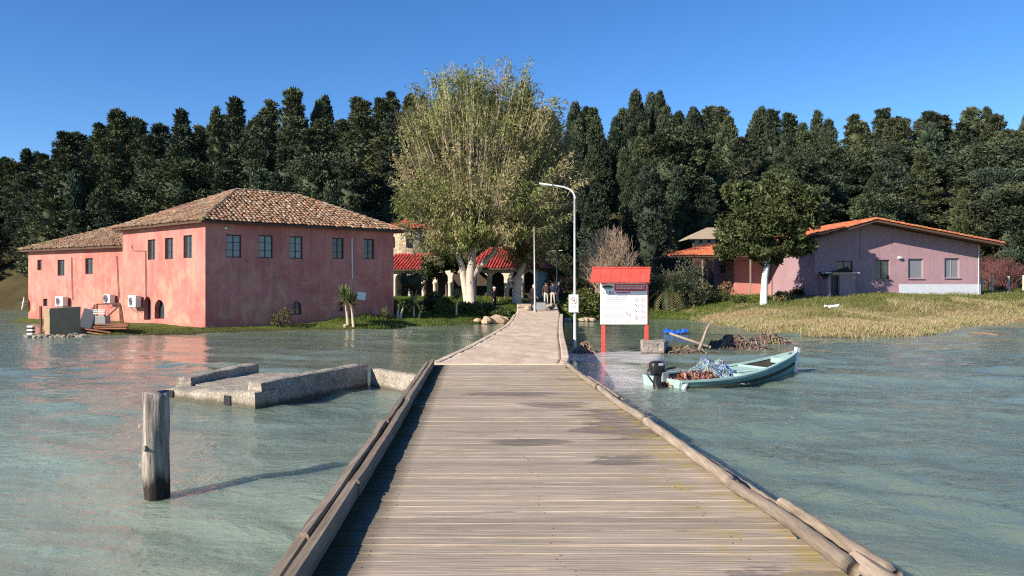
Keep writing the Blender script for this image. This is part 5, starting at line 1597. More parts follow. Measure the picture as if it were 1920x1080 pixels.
for k in range(2):
    mb = MB()
    x = -.1
    while x < .09:
        w = U(.02, .045); mb.box((q.x + x + w / 2, fy, q.z - shh * (.17 + .1 * k)), (w, .004, .016)); x += w + .012
    o = mb.build('lettering', M['ink'], sg); o['kind'] = 'stuff'

# ------------------------------------------------------------------ notice board with little red roof
NY = 27.0
bl, br = at(1131.5, 0, NY).x, at(1212.5, 0, NY).x
nb = thing('notice_board', 'white information board with red posts and little red roof', 'notice board', ((bl + br) / 2, NY, .05))
zr0, zr1 = EYE + (540 - 530) / 1450 * NY, EYE + (540 - 503) / 1450 * NY
for x in (bl, br):
    mb = MB(); mb.beam((x, NY + .02, -.3), (x, NY + .02, zr0 + .3), .13, .13, Vector((0, 1, 0))); bevel(mb.build('post', M['red_paint'], nb), .01)
zb0, zb1 = EYE - (608 - 540) / 1450 * NY, zr0 + .0
x0, x1 = at(1125, 0, NY).x, at(1213, 0, NY).x
mb = MB(); mb.box(((x0 + x1) / 2, NY - .075, (zb0 + zb1) / 2), (x1 - x0, .025, zb1 - zb0)); brd = mb.build('panel', M['white_paint'], nb)
bevel(brd, .005)
zm = (zr0 + zr1) / 2
rx0, rx1 = at(1112, 0, NY).x - .02, at(1214, 0, NY).x + .12
for k in range(6):          # roof boards, front and back slope
    a, b = lerp(rx0, rx1, k / 6) + .004, lerp(rx0, rx1, (k + 1) / 6) - .004
    for sd in (-1, 1):
        mb = MB(); e0, e1 = NY + sd * .62, NY
        za_, zb_ = zr0 + U(-.004, .004), zr1 + U(-.003, .003)
        sk = .16 * (1 if sd < 0 else 0)
        P = [Vector((a - sk, e0, za_)), Vector((b - sk, e0, za_)), Vector((b, e1, zb_)), Vector((a, e1, zb_))]
        Q = [p + Vector((0, 0, .028)) for p in P]
        mb.add(P + Q, [(3, 2, 1, 0), (4, 5, 6, 7), (0, 1, 5, 4), (1, 2, 6, 5), (2, 3, 7, 6), (3, 0, 4, 7)]); mb.build('roof_board', M['red_paint'], nb)
mb = MB(); mb.beam((rx0, NY, zr1 + .03), (rx1, NY, zr1 + .03), .12, .04); mb.build('ridge_board', M['red_paint'], nb)
for x in (bl, br):
    mb = MB(); mb.beam((x, NY - .55, zr0 + .0), (x, NY + .55, zr0 + .0), .08, .09); mb.build('bracket', M['red_paint'], nb)
mb = MB(); mb.box(((bl + br) / 2, NY - .02, zr0 + .06), (br - bl, .06, .1)); mb.build('head_rail', M['red_paint'], nb)
by = NY - .075 - .0155
def bp(fx, fz, dy=0): return Vector((lerp(x0, x1, fx), by - dy, lerp(zb1, zb0, fz)))
BW, BH = x1 - x0, zb1 - zb0
M['ink_pink'] = m_plain('printed_header_red', (.55, .12, .14), .7, .2, .15, 4)
mb = MB(); c = bp(.64, .12); mb.box(c, (.68 * BW, .004, .17 * BH)); hd_ = mb.build('header_band', M['ink_pink'], brd)
for fz in (.075, .13):
    mb = MB(); x = .34
    while x < .92:
        w = U(.02, .06); mb.box(bp(x + w / 2, fz, .004), (w * BW, .003, .028 * BH)); x += w + .014
    o = mb.build('header_lettering', M['white_paint'], brd); o['kind'] = 'stuff'
# round landscape emblem at the left of the header: dark hill over pale water
mb = MB(); c = bp(.155, .115, .003); n = 20
def ell(mb, c, rx, rz, a0, a1, y, n=18): mb.poly(*[Vector((c.x + rx * math.cos(a), c.y - y, c.z + rz * math.sin(a))) for a in np.linspace(a0, a1, n)])
ell(mb, c, .125 * BW, .05 * BH, 0, math.pi, .0); mb.build('emblem_hill', M['ink_dark'], brd)
M['ink_teal'] = m_plain('printed_ink_teal', (.3, .42, .42), .7, .2, .15, 9)
mb = MB(); ell(mb, c, .12 * BW, .035 * BH, math.pi, 2 * math.pi, .001); mb.build('emblem_water', M['ink_teal'], brd)
for k, (fx, m_) in enumerate(((.07, 'ink_teal'), (.13, 'ink_blue'), (.205, 'ink'), (.26, 'ink_blue'))):
    mb = MB(); mb.box(bp(fx, .235), (.028 * BW, .004, .055 * BH)); mb.box(bp(fx + .012, .26), (.02 * BW, .004, .03 * BH)); mb.build('small_logo', M[m_], brd)
mb = MB(); mb.box(bp(.47, .235), (.27 * BW, .004, .02 * BH)); mb.box(bp(.47, .262), (.24 * BW, .004, .008 * BH)); mb.box(bp(.62, .235, .001), (.016 * BW, .004, .05 * BH)); mb.build('red_heading', M['ink_red'], brd)
M['ink_light'] = m_plain('bleached_text', (.2, .21, .24), .7, .2, .1, 9)
for k, (fz, xa, xb) in enumerate(((.32, .08, .9), (.36, .12, .6), (.40, .14, .52), (.445, .18, .46), (.49, .15, .48), (.535, .15, .55), (.60, .06, .66), (.65, .1, .5), (.70, .08, .42), (.745, .1, .46), (.79, .09, .5), (.84, .12, .44), (.89, .08, .8), (.935, .1, .75))):
    mb = MB(); x = xa
    while x < xb:
        w = U(.012, .05); mb.box(bp(x + w / 2, fz), (w * BW, .003, .014 * BH)); x += w + .01
    o = mb.build('text_line', M['ink_light'], brd); o['kind'] = 'stuff'
for k, (fx, fz) in enumerate(((.77, .42), (.9, .42), (.77, .55), (.9, .55), (.77, .69), (.9, .69), (.77, .83), (.9, .83))):
    mb = MB(); c = bp(fx, fz)
    ring(mb, c, .038 * BW, .009, 16)
    mb.build('pictogram_ring', M['ink_faint'], brd)
    mb = MB(); mb.box(bp(fx, fz, .001), (.03 * BW, .003, .022 * BH), 0, Matrix.Rotation(.4 * k, 3, 'Y')); mb.build('pictogram', M['ink'] if k % 2 == 0 else M['ink_faint'], brd)
mb = MB(); ring(mb, bp(.59, .76), .055 * BW, .009, 20); mb.beam(bp(.55, .73), bp(.63, .79), .005, .02); mb.build('prohibition_ring', M['ink_faint'], brd)
mb = MB(); mb.box(bp(.59, .765, .001), (.05 * BW, .003, .015 * BH), 0, Matrix.Rotation(.25, 3, 'Y')); mb.build('pictogram', M['ink_dark'], brd)

# ------------------------------------------------------------------ stone block
sb = rough_block('stone_block', [(at(1201, 0, 26.6).x, 26.6), (at(1246, 0, 26.6).x, 26.7), (at(1254, 0, 27.3).x, 27.4), (at(1203, 0, 27.3).x, 27.4)], -.3, (.47, .44, .5, .52), M['concrete'], None, 10, .035, 9, 8)
tag(sb, 'rough square stone block at the foot of the notice board', 'stone')

# ------------------------------------------------------------------ boat
ST = Vector((3.55, 18.35, 0)); AXV = Vector((math.cos(math.radians(27)), math.sin(math.radians(27)), 0)); PV = Vector((-AXV.y, AXV.x, 0)); BL = 4.35
boat = thing('rowing_boat', 'pale turquoise wooden fishing boat moored beside the notice board', 'boat', ST)
M['boat'] = m_plain('pale_turquoise_boat_paint', (.16, .28, .265), .6, .25, .38, 3.5, .25, 0, 14)
M['boat_light'] = m_plain('lighter_turquoise_paint', (.29, .43, .405), .65, .2, .3, 6, .25, 0, 16)
M['boat_in'] = m_plain('dark_bilge', (.05, .05, .045), .8, .2, .4, 6)
def hb_(s): return .72 * (1 - s ** 2.6) ** .8 * (1 + .28 * math.sin(math.pi * min(1, s * 1.3)))
SINK = -.06
def sheer(s): return .20 + .03 * s + .46 * s ** 2.8
def keel(s): return -.18 + .1 * s + .42 * max(0, s - .75) ** 1.3 * 2.2
def bpnt(s, y, z): return ST + AXV * (s * BL + .16 * max(0, z - .1) * s * s) + PV * y + Vector((0, 0, z + SINK))
NS = 26
def hull(inset, zlow, name, mat, flip=False):
    V = []; F = []; prof = [(-1, 1), (-.96, .62), (-.82, .3), (-.45, .06), (0, 0), (.45, .06), (.82, .3), (.96, .62), (1, 1)]
    n = len(prof)
    for i in range(NS + 1):
        s = min(i / NS, .996); h_ = max(hb_(s) - inset, .012)
        for a, b in prof:
            V.append(bpnt(s if inset == 0 else min(s, .95) + (0.02 if i == 0 else 0), a * h_, lerp(keel(s) + zlow, sheer(s), b)))
    for i in range(NS):
        for k in range(n - 1):
            f = (i * n + k, (i + 1) * n + k, (i + 1) * n + k + 1, i * n + k + 1); F.append(f if not flip else f[::-1])
    F.append(tuple(range(n)))
    mb = MB(); mb.add(V, F); return mb.build(name, mat, boat, True)
hull(0, 0, 'hull', M['boat'])
hull(.035, .06, 'lining', M['boat_in'], True)
for sd in (-1, 1):
    mb = MB(); P = [bpnt(min(i / NS, .985), sd * (hb_(min(i / NS, .985)) - .015), sheer(min(i / NS, .985)) + .012) for i in range(NS + 1)]
    for a, b in zip(P, P[1:]): mb.beam(a, b, .085, .045)
    mb.build('gunwale', M['boat_light'], boat)
mb = MB(); mb.beam(bpnt(0, -.7, .19), bpnt(0, .7, .19), .06, .1); mb.beam(bpnt(0.0, -.68, .02), bpnt(0, .68, .02), .05, .26); mb.build('transom', M['boat_light'], boat)
def deckp(name, s0, s1, dz, mat, n=8, ins=.03):
    mb = MB()
    for i in range(n):
        a, b = lerp(s0, s1, i / n), lerp(s0, s1, (i + 1) / n)
        mb.poly(bpnt(a, -(hb_(a) - ins), sheer(a) + dz), bpnt(b, -(hb_(b) - ins), sheer(b) + dz), bpnt(b, hb_(b) - ins, sheer(b) + dz), bpnt(a, hb_(a) - ins, sheer(a) + dz))
    o = mb.build(name, mat, boat); m_ = o.modifiers.new('s', 'SOLIDIFY'); m_.thickness = .03; m_.offset = -1; return o
deckp('mid_deck', .44, .665, -.03, M['boat_light'])
deckp('fore_deck', .86, .985, -.012, M['boat_light'])
deckp('stern_floor', .03, .44, -.16, M['boat_in'])
for s in (.86, .665, .44):
    mb = MB(); mb.beam(bpnt(s, -(hb_(s) - .03), sheer(s) - .05), bpnt(s, hb_(s) - .03, sheer(s) - .05), .05, .13); mb.build('crossbeam', M['boat_light'], boat)
mb = MB(); mb.beam(bpnt(.5, -.2, sheer(.5) + .01), bpnt(.66, -.48, sheer(.6) + .02), .05, .04); mb.build('hatch_rib', M['boat_light'], boat)
mb = MB(); P0 = bpnt(.985, 0, .05); mb.beam(P0, bpnt(1.0, 0, sheer(1) + .1), .09, .12); mb.build('stem_post', M['white_metal'], boat)

M['grime'] = m_plain('algae_waterline', (.05, .06, .04), .9, .1, .5, 7)
for sd in (-1, 1):
    mb = MB(); P = [bpnt(min(i / NS, .97), sd * (hb_(min(i / NS, .97)) * .985 + .006), lerp(keel(i / NS), sheer(min(i / NS, .97)), .60)) for i in range(NS)]
    for a, b in zip(P, P[1:]): mb.beam(a, b, .012, .07)
    mb.build('rub_strake', M['grime'], boat)
ro_ = MB().tube([bpnt(.97, 0, sheer(.97) + .03), bpnt(1.02, .3, .35), bpnt(.9, 1.1, .05), bpnt(.7, 2.4, .02), bpnt(.5, 3.4, .06)], .012, 6).build('mooring_rope', M['log'], None); tag(ro_, 'thin pale mooring rope running from the boat bow to the driftwood', 'rope')
# outboard motor hung on the stern
mo = thing('outboard_motor', 'black outboard motor tilted on the stern of the turquoise boat', 'motor', bpnt(-.03, 0, .2))
def mpt(x, y, z): return bpnt(0, y, 0) + AXV * x + Vector((0, 0, z))
mb = MB()
V = []; F = []
prof = [(.05, .33, .0), (.125, .34, .0), (.145, .40, -.0), (.155, .5, -.01), (.148, .58, -.02), (.11, .635, -.03), (.05, .65, -.03)]
for r, z, dx in prof:
    for k in range(16):
        a = 2 * math.pi * k / 16; ex = abs(math.cos(a)) ** .7 * math.copysign(1, math.cos(a)); ey = abs(math.sin(a)) ** .7 * math.copysign(1, math.sin(a))
        V.append(mpt(-.2 + dx + ex * r * 1.25, -.1 + ey * r * .9, z))
F = [(i * 16 + k, i * 16 + (k + 1) % 16, (i + 1) * 16 + (k + 1) % 16, (i + 1) * 16 + k) for i in range(6) for k in range(16)] + [tuple(range(6 * 16, 7 * 16))]
mb.add(V, F); mb.build('cowl', M['black'], mo, True)
mb = MB(); mb.beam(mpt(-.2, -.1, .36), mpt(-.26, -.1, -.3), .13, .16, Vector((1, 0, 0))); bevel(mb.build('leg', M['black'], mo), .03)
mb = MB(); mb.box(mpt(-.05, -.1, .27), (.2, .26, .24), math.radians(27)); bevel(mb.build('clamp', M['grey_metal'], mo), .02)
mb = MB(); mb.tube([mpt(-.05, -.1, .4), mpt(.15, -.05, .44), mpt(.4, 0, .46)], [.03, .025, .03], 8); mb.build('tiller', M['black'], mo, True)
mb = MB(); mb.tube([mpt(-.42, -.05, .46), mpt(-.5, -.1, .35), mpt(-.44, -.18, .22), mpt(-.34, -.2, .1)], .022, 7); mb.build('cable', M['black'], mo, True)
mb = MB(); mb.tube([mpt(-.36, -.32, .02), mpt(-.44, -.34, .18), mpt(-.38, -.3, .3)], [.06, .07, .05], 8, True, .1); mb.build('skeg', M['black'], mo, True)
mb = MB(); mb.tube([mpt(.02, -.75, .02), mpt(.18, -.7, .2)], .05, 8); mb.build('fender', M['white_metal'], mo)
mb = MB(); mb.box(mpt(-.22, -.262, .58), (.12, .012, .05), math.radians(27)); mb.build('badge', M['white_metal'], mo)

def strands(name, label, cat, c, r, n, cols, seed, rad=.012, loop=.25, lump=None, mat=None):
    """a heap of tangled net or twigs: a mound with many strands lying over it"""
    rr = random.Random(seed); c = Vector(c); rt = thing(name, label, cat, c)
    def top(x, y): return max(0, 1 - x * x - y * y) ** .8 * (.62 + .75 * abs(mnoise.noise(Vector((x * 2.1 + seed, y * 2.1, seed)))) + .35 * mnoise.noise(Vector((x * 5 + seed, y * 5, 0))))
    mb = MB(); ns = 14
    V = []
    for i in range(ns + 1):
        for k in range(18):
            f = i / ns; a = 2 * math.pi * k / 18
            V.append(c + AXV * (f * r[0] * math.cos(a)) + PV * (f * r[1] * math.sin(a)) + Vector((0, 0, r[2] * (top(f * math.cos(a), f * math.sin(a)) * rr.uniform(.75, .98) - .05))))
    mb.col = lump or cols[0]
    mb.add(V, [(i * 18 + k, i * 18 + (k + 1) % 18, (i + 1) * 18 + (k + 1) % 18, (i + 1) * 18 + k) for i in range(ns) for k in range(18)])
    mb.build('heap', mat or M['net'], rt, False, True)
    mb = MB()
    for i in range(n):
        a = rr.uniform(0, 6.283); f = rr.uniform(0, 1) ** .6; x, y = f * math.cos(a), f * math.sin(a); th = rr.uniform(0, 6.283); P = []
        for k in range(4):
            z = top(min(1, x), y) * r[2] + rr.uniform(0, .035) * (1 + 3 * (rr.random() < .12))
            P.append(c + AXV * (x * r[0]) + PV * (y * r[1]) + Vector((0, 0, z)))
            th += rr.uniform(-1.1, 1.1); x += math.cos(th) * loop / r[0] * .5; y += math.sin(th) * loop / r[1] * .5
        mb.col = tuple(v * rr.uniform(.7, 1.3) for v in rr.choice(cols)); mb.tube(P, rad * rr.uniform(.7, 1.4), 3, False)
    o = mb.build('strands', mat or M['net'], rt, False, True); o['kind'] = 'stuff'
    return rt
M['net'] = m_attr('nylon_net', .7, .3, 0, 20, .2)
strands('fishing_net', 'heap of blue and white fishing net piled amidships in the boat', 'net', bpnt(.37, .1, .06), (.72, .58, .52), 1300, [(.2, .32, .46), (.3, .38, .46), (.4, .44, .46), (.12, .24, .4), (.3, .32, .3), (.08, .1, .1)], 1, .007, .34, (.1, .16, .24))
strands('cork_line', 'row of reddish brown net floats heaped in the stern of the boat', 'net', bpnt(.2, -.2, .07), (.95, .42, .22), 700, [(.16, .055, .04), (.22, .08, .055), (.1, .04, .035), (.32, .2, .17)], 2, .016, .12, (.08, .035, .03))
WOODY = [(.12, .09, .065), (.18, .14, .1), (.08, .062, .048), (.26, .21, .15), (.12, .075, .055)]
AX0, PV0 = AXV, PV
AXV, PV = Vector((1, 0, 0)), Vector((0, 1, 0))
def heap_at(px, py, r, label, n, seed, cols=WOODY, loop=.35, rad=.02):
    x, y = water_at(px, py); strands('driftwood_heap', label, 'driftwood', (x, y, -.05), r, n, cols, seed, rad, loop, (.07, .05, .04))
heap_at(1282, 663, (.95, .6, .32), 'brown driftwood heap right beside the stone block', 220, 3)
heap_at(1375, 652, (1.1, .5, .5), 'dark driftwood heap behind the bow half of the boat, left one', 260, 4)
heap_at(1440, 644, (1.0, .5, .42), 'dark driftwood heap behind the boat bow, right one', 220, 5)
heap_at(1096, 664, (.42, .3, .42), 'small tuft of reeds and sticks at the foot of the tall lamp post', 90, 6, [(.3, .22, .15), (.22, .15, .1), (.38, .3, .2)], .45, .012)
AXV, PV = AX0, PV0
def stick(label, pts, r, mat):
    o = MB().tube(pts, r, 8, True, .08).build('wooden_pole', mat, None, True); tag(o, label, 'pole'); return o
stick('pale oar like pole lying from the driftwood to the blue sheet', [at(1256, 625, 24.5), at(1290, 637, 23), at(1330, 650, 21.4)], [.035, .04, .045], M['log'])
stick('crooked upright stick standing behind the blue net', [at(1311, 655, 21.0), at(1319, 635, 21), at(1326, 615, 21), at(1332, 606, 21)], [.045, .04, .035, .02], M['log'])
# crumpled blue plastic sheet
M['blue'] = m_plain('blue_plastic', (.02, .12, .6), .3, .5, .35, 6)
bs = thing('blue_plastic_sheet', 'bright blue crumpled plastic sheet floating behind the boat', 'plastic sheet', (7.0, 29.5, 0))
bx, by_ = water_at(1266, 626)
V = []; nn = 22; rr = random.Random(8)
for i in range(nn + 1):
    for k in range(10):
        u, v = i / nn, k / 9
        z = .05 + .26 * abs(mnoise.noise(Vector((u * 5.5, v * 3, 2.2)))) + .16 * math.exp(-((u - .15) / .1) ** 2) + .14 * math.exp(-((u - .85) / .1) ** 2)
        z *= math.sin(math.pi * (.08 + .84 * v)) ** .4
        V.append((bx + (u - .5) * 1.2 + .08 * (v - .5), by_ + (v - .5) * .8, z))
F = [(i * 10 + k, (i + 1) * 10 + k, (i + 1) * 10 + k + 1, i * 10 + k + 1) for i in range(nn) for k in range(9)]
mb = MB(); mb.add(V, F); o = mb.build('sheet', M['blue'], bs); m_ = o.modifiers.new('s', 'SOLIDIFY'); m_.thickness = .02
# drift line on the right
o = MB().tube([at(1815, 624, 38.6), at(1845, 625, 38.2), at(1870, 628, 37.6), at(1905, 626, 38)], [.02, .06, .05, .02], 7, True, .2).build('floating_branch', M['twig'], None); tag(o, 'thin branch floating on the water at the right edge', 'branch')

# ------------------------------------------------------------------ fence posts at the right
M['fence'] = m_plain('pale_fence_post', (.55, .53, .42), .85, .2, .15, 6)
for i, (px, py0, py1) in enumerate(((1841, 520, 546), (1860, 517, 541), (1891, 518, 545), (1919, 516, 537))):
    Y = 62 + i * .8; a = at(px, py0, Y); z0 = gz(a.x, Y)
    o = MB().tube([(a.x, Y, z0 - .3), (a.x + .01, Y, a.z)], [.085, .08], 8, True, .05).build('fence_post', M['fence'], None)
    tag(o, ['pale fence post tight by the mauve house corner', 'second pale fence post from the mauve house', 'third pale fence post from the mauve house', 'pale fence post cut by the right edge of the picture'][i], 'fence post', 'pale fence posts')
Y = 62.2; a = at(1842, 524, Y); b = at(1857, 545, Y + .4)
o = MB().tube([a, b], .05, 6).build('fence_brace', M['fence'], None); tag(o, 'slanting brace between the first two pale fence posts', 'brace')

# ------------------------------------------------------------------ odds and ends by the pink building
def zz(px, py, Y): return at(px, py, Y)
c0, c1 = water_at(84, 629), water_at(150, 623)
cbk = rough_block('concrete_slab', [(at(82, 0, 36.9).x, 36.9), (at(93, 0, 36.3).x, 36.3), (at(151, 0, 37.2).x, 37.2), (at(150, 0, 37.9).x, 37.9)], -.1, (1.32, 1.36, 1.42, 1.4), m_plain('sandy_concrete', (.3, .225, .14), .92, .15, .25, 3, .4), None, 10, .02, 12, 4)
tag(cbk, 'upright tan concrete slab on the rubble left of the pink building', 'slab')
M['plank_red'] = m_wood('orange_brown_plank', (.38, .17, .1), (.2, .09, .06), (.8, 14, 14))
pile = thing('plank_stack', 'untidy stack of reddish planks at the corner of the pink wing', 'planks', (at(205, 0, 37.6).x, 37.6, .2))
rr = random.Random(4)
for k in range(15):
    lay = k // 3
    q = at(168 + 12 * lay + rr.uniform(-3, 4) if k < 6 else 205 + rr.uniform(-8, 8), 0, 37.4 + (k % 3) * .33)
    z = .18 + .085 * lay
    Mx = Matrix.Rotation(rr.uniform(-.14, .14) + .12, 3, 'Z') @ Matrix.Rotation(rr.uniform(-.03, .06) + (.16 if k < 4 else 0), 3, 'Y')
    mb = MB(); mb.box((q.x, q.y, z), (1.5, .28, .06), 0, Mx); mb.build('plank', M['plank_red'], pile)
fr_ = thing('iron_gantry', 'dark iron frame standing over the planks against the pink wing', 'frame', (at(210, 0, 39.6).x, 39.6, .2))
Yf = 39.8
def fb(a, b, r=.035): 
    mb = MB(); mb.beam(zz(*a, Yf), zz(*b, Yf), r * 2, r * 2); mb.build('bar', M['rust'], fr_)
for a, b in (((177, 571), (177, 600)), ((182, 570), (182, 600)), ((182, 570.5), (225, 569.5)), ((225, 569), (226, 606)), ((224, 573), (203, 592)), ((176, 577), (160, 588)), ((226, 572), (231, 606))): fb(a, b)
cr = thing('grey_crate', 'grey slatted crate between the tan slab and the iron frame', 'crate', (at(185, 0, 39.0).x, 39.0, .2))
q = at(188, 0, 39.0)
mb = MB(); mb.box((q.x, 39, .55), (.78, .5, .7)); bevel(mb.build('box', M['grey_metal'], cr), .02)
for k in range(3): mb = MB(); mb.box((q.x, 38.73, 1.02 + .09 * k), (.8, .05, .05)); mb.build('slat', M['white_frame'], cr)
for k in (-1, 1): mb = MB(); mb.box((q.x + k * .37, 38.74, 1.02), (.05, .05, .3)); mb.build('stile', M['black'], cr)
q = at(163, 0, 38.6)
o = MB().box((q.x, 38.6, .7), (.55, .06, 1.1), 0, Matrix.Rotation(.5, 3, 'Z') @ Matrix.Rotation(.28, 3, 'Y')).build('leaning_board', M['grey_metal'], None); tag(o, 'dark grey panel leaning against the tan concrete slab', 'panel')
o = MB().beam(zz(76, 574, 38.4), zz(77, 625, 38.4), .09, .09, Vector((0, 1, 0))).build('iron_post', M['rust'], None); tag(o, 'thin dark upright post left of the tan slab', 'post')
q = at(58, 0, 36.6)
cn = thing('striped_block', 'small black and white striped block at the tip of the rubble', 'block', (q.x, 36.6, .1))
for k in range(5): mb = MB(); mb.box((q.x, 36.6, .14 + .085 * k), (.26, .22, .08)); mb.build('band', M['white_metal'] if k % 2 == 0 else M['black'], cn)
rr = random.Random(9)
M['stone'] = m_plain('pale_rubble', (.28, .24, .18), .9, .2, .4, 5, .5)
def stone(name, label, p, r, group, mat='stone', cat='stone', flat=.65):
    V = []; F = []; n, m = 9, 6; sx = [rr.uniform(.75, 1.25) for _ in range(3)]; sd = rr.uniform(0, 50)
    for i in range(m + 1):
        th = math.pi * i / m
        for k in range(n):
            a = 2 * math.pi * k / n; d = Vector((math.sin(th) * math.cos(a), math.sin(th) * math.sin(a), math.cos(th)))
            w = r * (1 + .38 * mnoise.noise(d * 1.5 + Vector((sd, 0, 0))))
            V.append(Vector(p) + Vector((d.x * w * sx[0], d.y * w * sx[1], d.z * w * flat)))
    F = [(i * n + k, (i + 1) * n + k, (i + 1) * n + (k + 1) % n, i * n + (k + 1) % n) for i in range(m) for k in range(n)]
    mb = MB(); mb.add(V, F); o = mb.build(name, M[mat], None); tag(o, label, cat, group); return o
for k in range(42):
    px, py = rr.uniform(52, 158), 0
    Y = rr.uniform(35.6, 37.0) + (.4 if px > 130 else 0); q = at(px, 0, Y)
    stone('rubble_stone', 'loose rubble stone on the spit in front of the tan slab', (q.x, Y, max(.0, gz(q.x, Y)) + .03), rr.uniform(.08, .2), 'rubble on the spit')
for k in range(12):
    q = at(250 + rr.uniform(0, 350), 0, 40); u = rr.uniform(.5, 9.5); p = front.p(u, 0, rr.uniform(.5, .9))
    stone('foot_stone', 'small stone along the waterline of the shaded pink wall', (p.x, p.y, .02), rr.uniform(.06, .14), 'stones under the shaded wall')
M['tan_stone'] = m_plain('tan_boulder', (.42, .32, .22), .9, .2, .3, 3, .5)
for (px, Y, r, lab) in ((912, 49.6, .42, 'pale tan boulder left of the causeway edge'), (930, 50.2, .5, 'largest pale tan boulder beside the causeway'), (944, 50.6, .36, 'pale tan boulder touching the causeway'), (896, 50.0, .25, 'small tan boulder leftmost of the causeway rocks'), (648, 42.7, .16, 'little pale stone at the tip of the grass bank')):
    q = at(px, 0, Y); stone('boulder', lab, (q.x, Y, .2), r, 'boulders by the shore', 'tan_stone', 'boulder')
for k in range(9):
    px = rr.uniform(1062, 1120); Y = rr.uniform(52.6, 53.6); q = at(px, 0, Y)
    stone('shore_stone', 'pale stone on the little beach right of the causeway', (q.x, Y, .12), rr.uniform(.12, .3), 'stones right of the causeway', 'tan_stone')
for k in range(5):
    px = rr.uniform(1546, 1572); Y = 48.8 + rr.uniform(-.4, .4); q = at(px, 0, Y)
    stone('white_stone', 'whitish stone in the grass below the lean-to shed', (q.x, Y, gz(q.x, Y) + .1), rr.uniform(.1, .2), 'white stones by the shed', 'white_bark')

